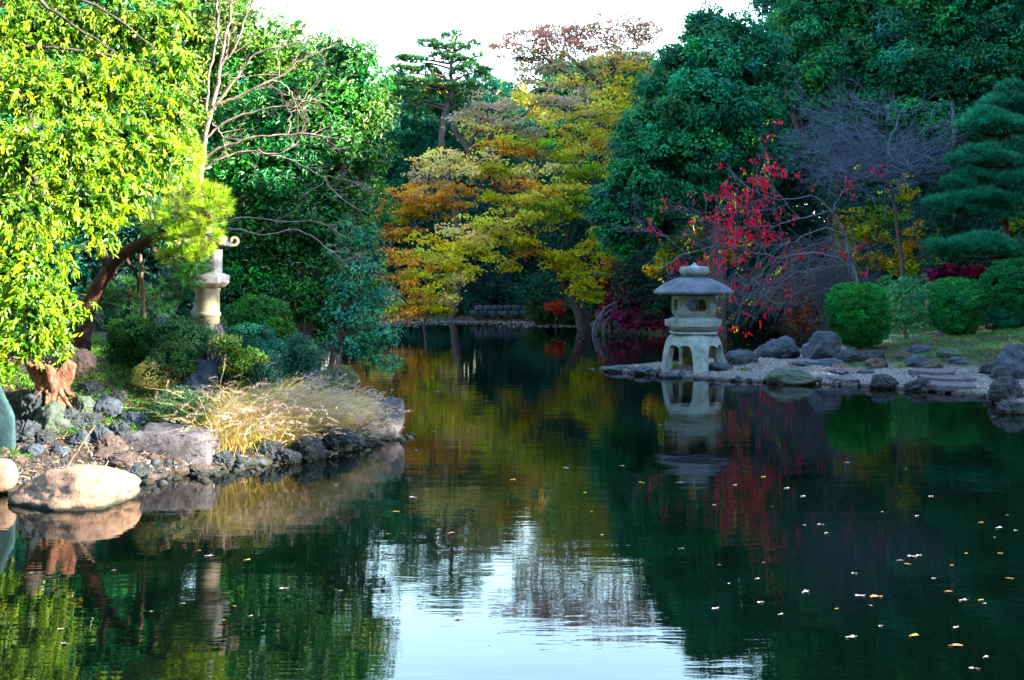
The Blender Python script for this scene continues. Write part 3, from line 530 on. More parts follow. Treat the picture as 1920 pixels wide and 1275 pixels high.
maple("yellow_maple", 36, (1150, 606), [(1140, 560), (1125, 500), (1120, 445)], [(0.5, (1125, 520), (1095, 520), (1065, 500)), (0.4, (1130, 540), (1110, 555))],
      [(1122, 438, 16, 12, 0, YEL), (1118, 460, 26, 10, 0, YEL), (1130, 480, 24, 10, 0, YEL), (1095, 478, 26, 8, 0, YEL), (1080, 515, 26, 9, -.2, YEL), (1105, 530, 26, 14, -.2, YEL), (1095, 548, 22, 14, -.2, YEL), (1112, 556, 16, 14, -.2, LIM), (1140, 510, 26, 12, 0, YEL), (1150, 495, 20, 8, 0, ORA)],
      "small bright yellow maple hanging over the water left of the burgundy bush", 0.09, dens=330, ln=0.1, wd=0.08)
def bush_small(name, Y, base, rows, label, pal, cat, ln=.08, wd=.05, sub=.16, leaf='leaf', cov=1.2, nl=22, **kw):
    return shrub(name, Y, base, rows, label, cat, None, leaf, dict(sub=sub, cov=cov, ln=ln, wd=wd, nl=nl, pal=pal, back=.5, inner=.2, **kw), r0=0.025)
bush_small("red_maple_bush", 38.5, (1042, 604), [(1038, 573, 12, 3), (1046, 581, 9, 3)], "small flat vermilion bush at the far waterline below the leaning trunk", [(0.3, 0.02, 0.015), (0.25, 0.03, 0.02)], "bush")
bush_small("red_maple_bush", 37, (1165, 606), [(1155, 560, 24, 6), (1175, 552, 16, 5)], "flat vermilion spray just above the arching grey branches", [(0.5, 0.03, 0.03), (0.45, 0.04, 0.05)], "bush")
bush_small("moss_mound", 40, (1030, 606), [(1020, 590, 30, 16), (1060, 585, 34, 20), (1090, 596, 26, 12), (1000, 575, 18, 12)], "low dark green mound at the far waterline under the red bush", [(0.015, 0.05, 0.02), (0.03, 0.07, 0.02)], "bush")
BUR = [(0.20, 0.03, 0.07), (0.14, 0.02, 0.06), (0.30, 0.05, 0.10), (0.10, 0.02, 0.05)]
bush_small("burgundy_bush", 35.5, (1200, 612), [(1170, 570, 36, 24, 0), (1215, 560, 40, 28), (1235, 590, 32, 24, -.4), (1190, 590, 40, 22, -.4), (1160, 530, 34, 14, .5), (1210, 528, 34, 14, .5), (1255, 570, 26, 34), (1140, 580, 20, 16)],
           "burgundy-leaved bush spilling to the water left of the umbrella-roofed lantern", BUR, "bush", ln=.12, wd=.09, sub=.22, leaf='thin', cov=.8, nl=14)
bush_small("russet_bush", 33, (1500, 616), [(1470, 520, 30, 40), (1490, 560, 34, 36), (1455, 560, 28, 30), (1500, 600, 36, 26)], "sparse russet bush right of the lantern behind tangled twigs", [(0.20, 0.05, 0.05), (0.14, 0.04, 0.04), (0.25, 0.09, 0.04)], "bush", ln=.1, wd=.07, sub=.2, leaf='thin', cov=.5, nl=10)
YB = [(0.60, 0.44, 0.01), (0.30, 0.33, 0.02), (0.07, 0.15, 0.03), (0.32, 0.21, 0.02), (0.10, 0.17, 0.02)]
for Y, b, rows, lab in [(33, (1300, 610), [(1270, 440, 44, 22), (1320, 470, 50, 22), (1250, 480, 34, 20), (1230, 505, 28, 16), (1320, 430, 30, 20), (1370, 470, 40, 22)], "thin yellow-leaved shrub above the lantern roof"),
                        (31, (1620, 610), [(1590, 470, 40, 40), (1630, 430, 44, 40), (1590, 420, 30, 30), (1640, 490, 40, 26), (1690, 470, 36, 34), (1660, 400, 40, 26)], "sparse yellow-leaved shrub above the clipped ball nearest the lantern"),
                        (30, (1760, 600), [(1740, 440, 36, 30), (1710, 500, 40, 18), (1700, 360, 30, 26), (1770, 480, 30, 20), (1900, 420, 26, 16)], "sparse yellow-leaved shrub left of the cloud-pruned pine trunk")]:
    def tw(mb, rows=rows, Y=Y, b=b):
        bb = at(b[0], b[1], Y)
        for r in rows:
            for q in range(8):
                e = at(r[0]+random.uniform(-1, 1)*r[2], r[1]+random.uniform(-1, 1)*r[3], Y+random.uniform(-.4, .4)); limb(mb, [bb+Vector((random.uniform(-.3, .3), 0, 0)), bb.lerp(e, .5)+Vector((random.gauss(0, .2), 0, .3)), e], 0.012, 0.005, 3, 4, .04)
    tree("yellow_shrub", Y, b, [(b[0], 560), (rows[0][0], rows[0][1])], [], pxl(Y, rows), lab, "shrub", 'bark_violet', 'thin', 0.03, "yellow-leaved shrubs on the right bank", dict(sub=.15, cov=.5, ln=.085, wd=.07, nl=9, pal=YB, inner=0, hollow=.2), twigs=False, extra=tw)
bush_small("magenta_azalea", 27, (1800, 560), [(1752, 515, 13, 6), (1778, 506, 16, 6), (1822, 508, 14, 5), (1846, 515, 12, 6)], "magenta azalea flowers showing between the clipped balls on the right", [(0.13, 0.006, 0.05), (0.16, 0.008, 0.03)], "azalea", sub=.12, cov=.8)

# ------------------------------------------------------------------ trees of the left bank
CAM = [(0.03, 0.12, 0.025), (0.05, 0.16, 0.03), (0.02, 0.09, 0.025)]
tree("camphor_tree", 24, (455, 650), [(458, 480), (450, 300), (440, 150)], [(0.4, (452, 300), (520, 180), (560, 120))],
     pxl(24, [(400, 90, 40, 50), (440, 50, 50, 50), (490, 70, 50, 50), (470, 130, 60, 50), (540, 110, 50, 40), (545, 60, 30, 22), (400, 180, 50, 60), (560, 150, 60, 40), (420, 10, 40, 30), (600, 110, 40, 30), (350, 120, 34, 40), (350, 200, 40, 50)]),
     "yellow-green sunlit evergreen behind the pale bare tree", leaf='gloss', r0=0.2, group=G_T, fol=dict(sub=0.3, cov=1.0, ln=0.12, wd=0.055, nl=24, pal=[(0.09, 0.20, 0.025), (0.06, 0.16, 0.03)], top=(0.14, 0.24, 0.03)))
DK = [(0.018, 0.105, 0.022), (0.035, 0.13, 0.022), (0.010, 0.075, 0.03)]
tree("broad_evergreen", 22, (560, 650), [(570, 520), (585, 400), (610, 280), (640, 180)], [(0.5, (585, 400), (510, 330), (470, 250)), (0.4, (600, 330), (660, 300)), (0.4, (575, 480), (640, 470))],
     pxl(22, [(640, 125, 58, 50), (685, 160, 34, 50), (690, 225, 34, 50), (610, 200, 70, 55), (550, 210, 60, 55), (680, 300, 48, 50), (610, 290, 75, 55, -.3), (500, 250, 70, 60), (450, 320, 70, 60), (530, 340, 80, 60, -.4), (660, 380, 62, 55), (590, 400, 75, 55, -.3), (480, 420, 75, 60),
              (430, 480, 50, 50), (530, 480, 70, 55), (640, 460, 70, 55), (480, 540, 60, 45, -.2), (570, 550, 70, 50), (660, 540, 60, 50), (600, 610, 60, 36, .3), (420, 560, 40, 50), (430, 250, 50, 50, .4), (660, 600, 40, 30), (620, 95, 30, 22)]),
     "dense dark glossy evergreen between the bare tree and the sky-line pine, its top sunlit", leaf='gloss', r0=0.3, group=G_T,
     fol=dict(sub=0.30, cov=1.1, ln=0.13, wd=0.05, nl=28, pal=DK, top=(0.09, 0.22, 0.03), bend=.2))
TE = [(0.03, 0.18, 0.10), (0.02, 0.13, 0.075), (0.05, 0.20, 0.08), (0.03, 0.15, 0.09)]
tree("overhanging_tree", 20, (610, 680), [(640, 600), (660, 520), (690, 450)], [(0.6, (640, 600), (690, 560), (730, 540)), (0.6, (640, 610), (680, 640), (720, 680)), (0.4, (660, 520), (700, 470), (730, 460))],
     pxl(20, [(665, 440, 36, 22), (655, 480, 44, 24), (650, 520, 34, 24), (690, 510, 26, 16), (690, 560, 34, 18), (655, 560, 30, 24), (665, 600, 30, 20), (700, 590, 24, 14), (720, 560, 24, 10), (710, 625, 22, 12), (690, 640, 24, 14), (670, 650, 22, 14), (715, 655, 16, 9), (735, 628, 14, 7), (730, 680, 16, 7), (700, 672, 18, 9), (640, 640, 22, 20), (640, 590, 22, 30)]),
     "loose fine-leaved tree drooping its branch tips onto the water below the dark evergreen", leaf='gloss', r0=0.06, group=G_T,
     fol=dict(sub=0.17, cov=0.7, ln=0.09, wd=0.04, nl=16, pal=TE, hollow=.3, inner=.05))

# pale bare tree
root = thing("bare_tree", at(372, 650, 15.5), "pale bare tree with sunlit forked trunk in front of the dark evergreen", "bare tree", G_B); root.location.z = gz(root.location.x, 15.5)
tm = MB()
def bare(mb, Y, lines, tw=(5, .8, 2), twig=0.012, col=None, wob=.012):
    for l in lines:
        r0, r1 = l[0]/F*Y/2*.8, l[1]/F*Y/2*.8
        p = limb(mb, [at(q[0], q[1], Y+(q[2] if len(q) > 2 else 0)) for q in l[2:]], r0, r1, 7, 5, wob)
        for q in range(tw[0]):
            i = random.randint(len(p)//3, len(p)-2); d = (p[i+1]-p[i]).normalized(); s = Vector((random.gauss(0, .7), random.gauss(0, .7), random.gauss(.25, .6)))
            grow(mb, p[i], d+s*.8, tw[1]*random.uniform(.4, 1.1), min(r1*1.2, twig), tw[2], 3, 38, .1, .18, .6)
bare(tm, 15.5, [(17, 13, (372, 652), (374, 540), (372, 420), (380, 300)), (13, 8, (380, 300), (388, 240), (400, 190), (412, 130), (422, 70)), (8, 5, (422, 70), (432, 30), (440, -30)),
    (7, 4, (388, 215), (391, 150), (402, 90), (408, 50), (406, -10)), (6, 3, (412, 125), (440, 90), (462, 30), (470, -20)), (7, 3, (398, 205), (440, 150), (480, 100), (540, 85), (600, 58)),
    (8, 3, (400, 200), (450, 178), (510, 150), (570, 112), (632, 80)), (5, 2, (510, 150), (540, 165), (552, 190)), (6, 3, (386, 258), (430, 225), (500, 203), (560, 198)), (5, 2, (402, 205), (440, 150), (470, 143), (520, 140)),
    (7, 3, (378, 295), (430, 270), (490, 255), (560, 250), (650, 262)), (6, 3, (376, 320), (420, 295), (465, 283), (515, 288), (560, 272)), (4, 2, (465, 283), (540, 298), (600, 330), (640, 372), (690, 400)),
    (3, 2, (600, 330), (640, 335), (680, 345)), (4, 2, (398, 230), (415, 250), (424, 270)), (4, 2, (374, 420), (450, 408), (520, 415), (600, 418), (650, 445)), (4, 2, (374, 440), (440, 430), (500, 440), (560, 432), (620, 470), (650, 500)),
    (4, 2, (540, 250), (545, 210), (570, 190)), (3, 1.5, (392, 170), (380, 190), (340, 150), (320, 120)), (3, 1.5, (410, 130), (425, 105), (430, 60)), (3, 1.5, (432, 30), (480, 20), (520, 0))], tw=(5, .5, 2), twig=.006)
tm.build("trunk", M['bark_pale'], root, True)
# sunlit drooping evergreen
HL = [(0.19, 0.31, 0.014), (0.12, 0.23, 0.012), (0.29, 0.38, 0.03), (0.07, 0.17, 0.012), (0.04, 0.12, 0.010)]
root = thing("drooping_evergreen", at(-130, 690, 12.5), "big sunlit evergreen with drooping yellow-green lance leaves at the left edge", "tree", G_T); root.location.z = gz(root.location.x, 12.5)
lob = [(40, 60, 75, 75, .6), (130, 40, 70, 60, .9), (220, 60, 65, 60, 1), (300, 60, 52, 60, 1), (330, 130, 42, 50, .8), (60, 170, 80, 70, -.1), (150, 160, 75, 65, .3), (240, 160, 70, 60, .5), (330, 210, 48, 50, .4), (60, 290, 80, 70, -.5), (150, 270, 80, 65, -.3), (240, 260, 75, 60, 0), (320, 290, 52, 45, .2),
       (150, 370, 80, 55, -.4), (230, 350, 65, 50, -.1), (60, 400, 75, 60, -.7), (180, 425, 50, 36, -.4), (40, 500, 75, 60, -.8), (110, 480, 34, 40, -.6), (60, 580, 70, 48, -.9), (120, 570, 36, 34, -.7), (30, 650, 55, 34, -1), (90, 640, 40, 26, -.8), (15, 690, 24, 18, -1),
       (-60, 100, 90, 90, .2), (-60, 260, 90, 90, -.3), (-60, 420, 90, 90, -.6), (-50, 580, 80, 80, -.8), (330, 20, 44, 34, 1.2), (210, -40, 90, 50, 1), (60, -50, 90, 60, .6), (-20, 690, 30, 30, -1)]
tm = MB(); cm = MB()
tp = limb(tm, [root.location, at(-130, 500, 12.7), at(-120, 300, 12.7), at(-100, 120, 12.6), at(-90, -60, 12.6)], .2, .07, 9, 5, .02)
limb(tm, [at(-80, 200, 12.5), at(20, -40, 12.3), at(75, 0, 12.2), at(140, 50, 12.1), at(220, 100, 12)], .035, .01, 6, 4, .01)
limb(tm, [at(-80, 60, 12.3), at(0, -60, 11.9), at(60, -20, 11.9), at(180, 10, 12), at(290, 90, 12.2)], .035, .008, 6, 4, .01)
for r in lob:
    Y = 12.2+r[4]; c = np.array(at(r[0], r[1], Y)); R = np.array((r[2]/F*Y, .9*(r[2]+r[3])/2/F*Y, r[3]/F*Y)); s = min(tp, key=lambda q: (q-Vector(c)).length)
    limb(tm, [s, s.lerp(Vector(c), .5)+Vector((0, 0, .1)), Vector(c)], .028, .01, 5, 4, .015)
    R = R*.9; ns = int(120*(R[0]*R[2])/0.2*1.45)
    d = rdir(ns); d[:, 1] -= .25; d = unit(d); P0 = c+d*R*RNG.uniform(.5, 1.05, (ns, 1))
    for q in range(0, ns, 5): limb(tm, [Vector(c), Vector((c+P0[q])/2)+Vector((0, 0, .04)), Vector(P0[q])], .007, .003, 3, 2, .01)
    k = 12; ii = np.repeat(np.arange(ns), k); n_ = len(ii)
    tw_ = unit(d*0.6+np.array([.1, -.1, -.35])+0.35*RNG.normal(size=(ns, 3)))[ii]; t_ = RNG.uniform(0, .17, (n_, 1))
    P = P0[ii]+tw_*t_+np.array([0, 0, -1])*t_**2*1.2
    dr = unit(tw_*.7+.65*RNG.normal(size=(n_, 3))+np.array([0, 0, -.55])); nr = unit(np.array([.35, -.35, .6])+.55*RNG.normal(size=(n_, 3)))
    cl = jit(HL, ns, .3)[ii]*.6+jit(HL, n_, .2)*.4
    leaves(cm, P, dr, nr, RNG.uniform(.045, .092, n_), RNG.uniform(.014, .023, n_), cl, .25, fine=True)
    ni = ns*2; q = rdir(ni)*RNG.random((ni, 1))**.4*.7; leaves(cm, c+q*R, rdir(ni), rdir(ni), .13, .06, jit([(0.04, 0.11, 0.012)], ni), .2)  # filler leaves inside each lobe, coloured dark as the shade of the gaps
tm.build("trunk", M['bark'], root, True); cm.build("crown", M['sunleaf'], root)

# leaning red pine with its prop
root = thing("leaning_pine", at(148, 645, 13.6), "leaning red-barked pine with a bright needle pad reaching the tall lantern's roof", "pine"); root.location.z = gz(root.location.x, 13.6)-.02
tm = MB(); limb(tm, [root.location, at(158, 600, 13.6), at(180, 545, 13.5), at(215, 490, 13.4), at(265, 455, 13.2), at(320, 430, 13.0), at(365, 400, 12.9)], .125, .035, 12, 5, .008)
limb(tm, [at(205, 505, 13.4), at(190, 440, 13.5), at(230, 380, 13.4)], .06, .02, 8, 4, .01)
limb(tm, [at(270, 452, 13.2), at(320, 490, 13.3), at(350, 520, 13.4)], .03, .01, 6, 4, .01); limb(tm, [at(230, 475, 13.3), at(255, 515, 13.7), at(260, 560, 14)], .03, .01, 6, 4, .01)
cm = MB(); N_LIT = [(0.20, 0.33, 0.03), (0.14, 0.27, 0.02), (0.32, 0.36, 0.08)]; N_SHADE = [(0.03, 0.11, 0.02), (0.02, 0.08, 0.025)]  # needle colours carry the light: bright for sunlit pads, dark for shaded tufts
rows = [(355, 300, 28, 40, 13.1, N_LIT), (345, 355, 42, 30, 12.9, N_LIT), (385, 370, 42, 28, 12.8, N_LIT), (335, 400, 48, 32, 12.8, N_LIT), (390, 405, 40, 32, 12.7, N_LIT), (410, 385, 22, 22, 12.8, N_LIT), (345, 445, 46, 24, 12.8, N_LIT), (385, 440, 30, 24, 12.7, N_LIT), (300, 430, 30, 30, 13, N_LIT), (320, 480, 26, 14, 12.9, N_LIT),
        (280, 400, 40, 30, 13.4, N_SHADE), (240, 390, 40, 30, 13.5, N_SHADE), (340, 500, 36, 26, 13.3, N_SHADE), (370, 510, 24, 28, 13.2, N_SHADE), (240, 555, 34, 34, 14.2, N_SHADE), (300, 560, 30, 30, 14.3, N_SHADE), (330, 540, 24, 24, 13.6, N_SHADE), (372, 468, 26, 18, 12.75, N_LIT), (366, 492, 20, 22, 12.8, N_SHADE), (352, 520, 22, 20, 12.9, N_SHADE), (200, 560, 24, 30, 14.4, N_SHADE)]
for r in rows:
    c = np.array(at(r[0], r[1], r[4])); R = np.array((r[2], (r[2]+r[3])/2, r[3]))/F*r[4]; ns = int(1000*R[0]*R[2])+25
    d = rdir(ns); P = c+d*R*RNG.uniform(.35, 1, (ns, 1))
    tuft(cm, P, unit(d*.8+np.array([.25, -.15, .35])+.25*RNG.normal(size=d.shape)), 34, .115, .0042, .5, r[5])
    for q in range(0, ns, 4): limb(tm, [Vector(c), Vector(P[q])], .006, .003, 3, 2, .005)
tm.build("trunk", M['bark_red'], root, True); cm.build("crown", M['needle'], root)
g0 = at(272, 640, 13.5); pm = MB(); pm.tube(smooth_path([Vector((g0.x, g0.y, gz(g0.x, g0.y)-.05)), at(269, 560, 13.4), at(262, 476, 13.25)], 5, .003), [.028]*5+[.025]*6, 10); o = pm.build("prop_pole", M['pole'], None, True, loc=(g0.x, g0.y, gz(g0.x, g0.y)))
tag(o, "slim weathered wooden prop pole holding up the leaning pine", "pole")

# ------------------------------------------------------------------ bare and red-leafed trees on the right
def hang(mb, tips, k, ln, wd, pal, keep=1.0, sp=.05):
    t = [q for q in tips if random.random() < keep]; n = len(t)
    if not n: return
    P = np.array([tuple(q[0]) for q in t]); ii = np.repeat(np.arange(n), k); m_ = len(ii)
    P = P[ii]+RNG.normal(size=(m_, 3))*sp; D = unit(np.array([0, 0, -1.0])+.4*RNG.normal(size=(m_, 3))); leaves(mb, P, D, rdir(m_), ln*RNG.uniform(.7, 1.2, m_), wd, jit(pal, m_, .2), .1)
root = thing("violet_bare_tree", at(1700, 610, 28), "wide violet-grey bare tree with a haze of fine twigs left of the cloud-pruned pine", "bare tree", G_B); root.location.z = gz(root.location.x, 28)
tm = MB(); b0 = root.location
for px, py, n_ in [(1520, 235, 4), (1550, 210, 4), (1590, 190, 4), (1640, 195, 4), (1690, 210, 4), (1740, 235, 4), (1530, 280, 4), (1600, 260, 4), (1660, 255, 4), (1730, 280, 4), (1570, 310, 4), (1640, 300, 4), (1700, 310, 4), (1780, 262, 3), (1800, 300, 3), (1540, 320, 3)]:
    e = at(px, py, 28+random.uniform(-1.2, 1.2)); s = at(1665+random.gauss(0, 22), 325+random.gauss(0, 14), 28)
    p = limb(tm, [s, s.lerp(e, .5)+Vector((random.gauss(0, .15), 0, -.25)), e], .02, .008, 5, 5, .03)
    for q in range(n_*6):
        i = random.randint(len(p)//3, len(p)-1); d = Vector(((e-s).normalized().x*1.3+random.gauss(0, .9), random.gauss(0, .5), random.gauss(.22, .35))); grow(tm, p[i], d, random.uniform(.5, 1.2), .0075, 2, 4, 34, .04, .12, .6, sides=3)
tm.build("twigs", M['bark_violet'], root, True); tm = MB(); limb(tm, [b0, at(1690, 480, 28), at(1675, 380, 28), at(1655, 320, 28)], .07, .03, 8, 4, .02); tm.build("trunk", M['bark'], root, True)
RED = [(0.62, 0.008, 0.05), (0.48, 0.006, 0.045), (0.66, 0.02, 0.05)]
root = thing("red_leafed_tree", at(1640, 612, 26), "spreading bare tree with hanging scarlet leaves behind and right of the lantern", "cherry tree"); root.location.z = gz(root.location.x, 26)
tm = MB(); tips = []
RL = [(15, 7, (1640, 625), (1620, 560), (1598, 500), (1585, 440)), (10, 4, (1600, 500), (1540, 475), (1450, 483), (1370, 462), (1290, 475), (1235, 505)), (7, 3, (1590, 440), (1540, 430), (1480, 455), (1420, 458), (1350, 440)),
      (6, 2.5, (1585, 445), (1560, 400), (1500, 410), (1440, 425), (1370, 430), (1300, 460)), (6, 2.5, (1575, 420), (1530, 370), (1460, 375), (1400, 350), (1375, 325)), (5, 2, (1560, 400), (1580, 360), (1600, 335)),
      (4, 2, (1500, 410), (1450, 350), (1440, 310)), (4, 2, (1400, 462), (1380, 510), (1355, 560)), (4, 2, (1450, 480), (1420, 520), (1400, 545), (1380, 610)), (4, 1.5, (1370, 462), (1340, 420), (1250, 380)), (4, 1.5, (1290, 475), (1240, 440), (1210, 430)),
      (5, 2, (1600, 500), (1540, 500), (1480, 520), (1420, 560)), (4, 2, (1340, 470), (1300, 510), (1270, 530)), (3, 1.5, (1480, 378), (1430, 395), (1360, 385), (1330, 400))]
Y = 26
for l in RL:
    p = limb(tm, [at(q[0], q[1], Y) for q in l[2:]], l[0]/F*Y/2*.55, l[1]/F*Y/2*.7, 6, 5, .02)
    for q in range(13): i = random.randint(len(p)//3, len(p)-2); d = (p[i+1]-p[i]).normalized(); grow(tm, p[i], d+Vector((random.gauss(0, .7), random.gauss(0, .7), random.gauss(.1, .6))), random.uniform(.4, .9), .011, 2, 3, 36, .0, .16, .6, tips=tips, sides=3)
tm.build("trunk", M['bark_grey'], root, True); cm = MB()
def inz(q, zs):
    px, py = 960+q.x/q.y*F, HY+(H0-q.z)/q.y*F; return any(abs(px-a) < w and abs(py-b_) < h for a, b_, w, h in zs)
zs = [(1410, 385, 50, 50), (1440, 340, 36, 30), (1400, 430, 60, 22), (1370, 480, 34, 16), (1290, 490, 50, 14), (1440, 440, 44, 22), (1375, 545, 14, 16), (1590, 340, 14, 12), (1480, 400, 26, 16), (1500, 470, 10, 16), (1350, 420, 24, 16), (1380, 355, 30, 16)]
hang(cm, [q for q in tips if inz(q[0], zs)], 5, .10, .042, RED, .10, .05); hang(cm, tips, 4, .11, .05, RED, .02)
xs = [(at(a+random.gauss(0, w*.6), b_+random.gauss(0, h*.6), Y+random.uniform(-.5, .5)), None) for a, b_, w, h in zs for _ in range(int(w*h/160))]; hang(cm, xs, 8, .10, .045, RED, 1, .06)
hang(cm, tips, 4, .08, .05, [(0.35, 0.36, 0.03)], .012); cm.build("crown", M['thin'], root)
# weeping tangle of bare twigs right of the lantern and arching branches in the water
root = thing("weeping_twig_shrub", at(1570, 625, 29), "tangle of arching bare twigs drooping to the back water right of the lantern", "bare shrub", G_B); root.location.z = gz(root.location.x, 29)
tm = MB(); b0 = root.location.copy()
for q in range(110):
    ex, ey = random.uniform(1360, 1560), random.uniform(560, 615); h = random.uniform(455, 560); Yq = 29+random.uniform(-.8, .8)
    limb(tm, [b0+Vector((random.uniform(-.3, .3), 0, 0)), at((1570+ex)/2+40, h, Yq), at((1570+ex)/2-30, h+15, Yq), at(ex, ey, Yq)], random.uniform(.007, .016), .004, 3, 5, .02)
for q in range(60): grow(tm, at(random.uniform(1380, 1580), random.uniform(420, 570), 29.5), (random.gauss(0, 1), random.gauss(0, .5), random.gauss(-.1, .5)), random.uniform(.6, 1.4), .01, 2, 4, 35, -.1, .14, .6, sides=3)
tm.build("branch_tangle", M['bark_grey'], root, True)
root = thing("arching_branches", at(1115, 622, 35), "pale grey branches arching out of the water beside the burgundy bush", "fallen branch"); root.location.z = -.05
tm = MB()
for l in [(7, 3, (1112, 632), (1116, 605), (1132, 582), (1160, 565), (1185, 558), (1205, 565)), (6, 3, (1117, 630), (1122, 606), (1140, 585), (1170, 570), (1190, 562), (1225, 552)), (6, 2.5, (1130, 630), (1134, 605), (1150, 588)), (3, 1.5, (1185, 560), (1200, 575), (1215, 590)),
          (3, 1.5, (1110, 510), (1160, 522), (1210, 530), (1245, 532)), (3, 1.5, (1150, 505), (1190, 525), (1240, 533)), (2.5, 1.5, (1195, 470), (1230, 500), (1255, 525)), (3, 1.5, (1205, 565), (1240, 550), (1262, 560))]:
    p = limb(tm, [at(q[0], q[1], 35) for q in l[2:]], l[0]/F*35/2, l[1]/F*35/2, 6, 5, .015)
    for q in range(3): grow(tm, p[random.randint(8, len(p)-2)], (random.gauss(.3, 1), random.gauss(0, 1), random.gauss(-.1, .5)), .7, .012, 2, 3, 36, 0, .15, .6, sides=3)
tm.build("branch_tangle", M['bark_grey'], root, True)
# cloud-pruned pine
root = thing("cloud_pruned_pine", at(1888, 600, 26.5), "cloud-pruned pine with rounded needle pads at the right edge", "pine"); root.location.z = gz(root.location.x, 26.5)
tm = MB(); tp = limb(tm, [root.location, at(1893, 520, 26.5), at(1886, 430, 26.5), (at(1884, 350, 26.5)), at(1893, 280, 26.5), at(1880, 210, 26.5)], .11, .035, 9, 5, .01)
def z3(rows): return [(1280+r[0]/3, r[1]/3, r[2]/3, r[3]/3)+tuple(r[4:]) for r in rows]
prow = z3([(1850, 520, 100, 36), (1820, 600, 150, 44), (1720, 660, 130, 40, -.3), (1640, 715, 110, 34, -.3), (1800, 700, 130, 40, -.6), (1900, 640, 90, 60), (1680, 860, 120, 44, -.3), (1580, 905, 110, 34, -.3), (1860, 860, 120, 50), (1760, 900, 130, 40, -.6), (1560, 1020, 110, 34, -.3), (1640, 985, 120, 36, -.3), (1800, 1010, 130, 44, -.5), (1900, 960, 80, 50),
           (1430, 1150, 80, 26, -.2), (1520, 1130, 120, 36, -.3), (1660, 1110, 130, 40, -.5), (1780, 1150, 130, 44, -.5), (1900, 1120, 90, 50), (1560, 1190, 130, 30, -.4), (1760, 1230, 110, 26, -.4)])+[(1800, 462, 60, 17, -.3), (1850, 470, 60, 20, -.5), (1900, 470, 40, 20), (1760, 470, 26, 12, -.3)]
for q in prow:
    c = at(q[0], q[1]+q[3]*.6, 26.5+(q[4] if len(q) > 4 else 0)); s = min(tp, key=lambda v: abs(v.z-c.z)); limb(tm, [s, s.lerp(c, .5)+Vector((0, 0, -.08)), c], .04, .012, 6, 3, .02)
tm.build("trunk", M['bark_red'], root, True)
cm = MB(); prow = [(q[0]+random.gauss(0, 5), q[1]+random.gauss(0, 3), q[2]*.92, q[3]*1.15)+tuple(q[4:]) for q in prow]; pads(cm, 26.5, prow, 190, 14, .15, .014, [(0.012, 0.14, 0.075), (0.008, 0.11, 0.065), (0.03, 0.17, 0.08)], .8, .8); cm.build("crown", M['needle'], root)
sn = MB(); limb(sn, [Vector((at(1790, 600, 29).x, 29, gz(at(1790, 600, 29).x, 29))), at(1792, 400, 29), at(1788, 240, 29), at(1784, 192, 29)], .07, .035, 8, 4, .01); p = at(1790, 600, 29)
o = sn.build("dead_tree", M['bark_grey'], None, True, loc=(p.x, 29, gz(p.x, 29))); tag(o, "pale snapped dead trunk standing left of the cloud-pruned pine", "dead tree")

# trees on the right bank beyond the frame: they throw the shade over the pond
EVS = dict(sub=.6, cov=1.1, ln=.28, wd=.15, nl=14, pal=EV2, back=1)
pr_ = thing("evergreen_oak", (19, 17, 1.2), "dense evergreen on the bank outside the frame", "tree", "evergreens round the pond outside the frame")
tm = MB(); limb(tm, [Vector((19, 17, 1.2)), Vector((19.1, 17, 6)), Vector((19, 17.2, 12))], .4, .12, 8, 4, .03)
cm = MB(); lb = [((19+random.uniform(-1.6, 1.6), 17+random.uniform(-2.4, 2.4), 1.2+z), (2.3, 2.4, 1.9)) for z in (3.2, 4.2, 5.5, 6.5, 7.5, 8.8, 9.8, 11, 12.2, 12.8)]
for q in lb: limb(tm, [Vector((19, 17, q[0][2]-1)), Vector(q[0])], .12, .04, 5, 3, .03)
t1 = tm.build("trunk", M['bark'], pr_, True); foliage(cm, lb, **EVS); c1 = cm.build("crown", M['leaf'], pr_); pr_.scale = (1.0, 1.0, 1.0)
for x, y, s in [(-26, -10, 1), (-20, -15, 1.1), (-13, -12, 1.05), (-7, -15, 1.1), (-1, -12, 1), (5, -14, 1.1), (11, -12, 1.), (17, -13, 1.1), (24, -10, 1.1), (-17, -4, 1), (-15, 2, .9), (-17, 7, .9), (-18, 13, .9), (-17, 20, .95), (26, -9, 1), (17.5, 9.1, .82), (18.5, 13, .86), (19, 22, .97), (19.5, 27, 1.22), (19.5, 32.5, 1.3), (20, 38, 1.2), (21, 44, 1.1)]:
    e = pr_.copy(); COL.objects.link(e); e.location = (x, y, gz(x, y)); e.scale = (s, s, s)
    for ch in (t1, c1): c_ = ch.copy(); COL.objects.link(c_); c_.parent = e

# ------------------------------------------------------------------ umbrella-roofed lantern on the spit
LY = 22.0; lx = at(1300, 600, LY).x; LZ = at(1300, 690, LY).z; LZ = gz(lx, LY)-0.03
u = LY/F                                     # metres per photo pixel there
def zz(py): return H0-(py-HY)*u
root = thing("snow_viewing_lantern", (lx, LY, LZ), "four-legged stone lantern with a wide umbrella roof on the gravel spit", "stone lantern")
zb = zz(691); c = (lx, LY, 0)
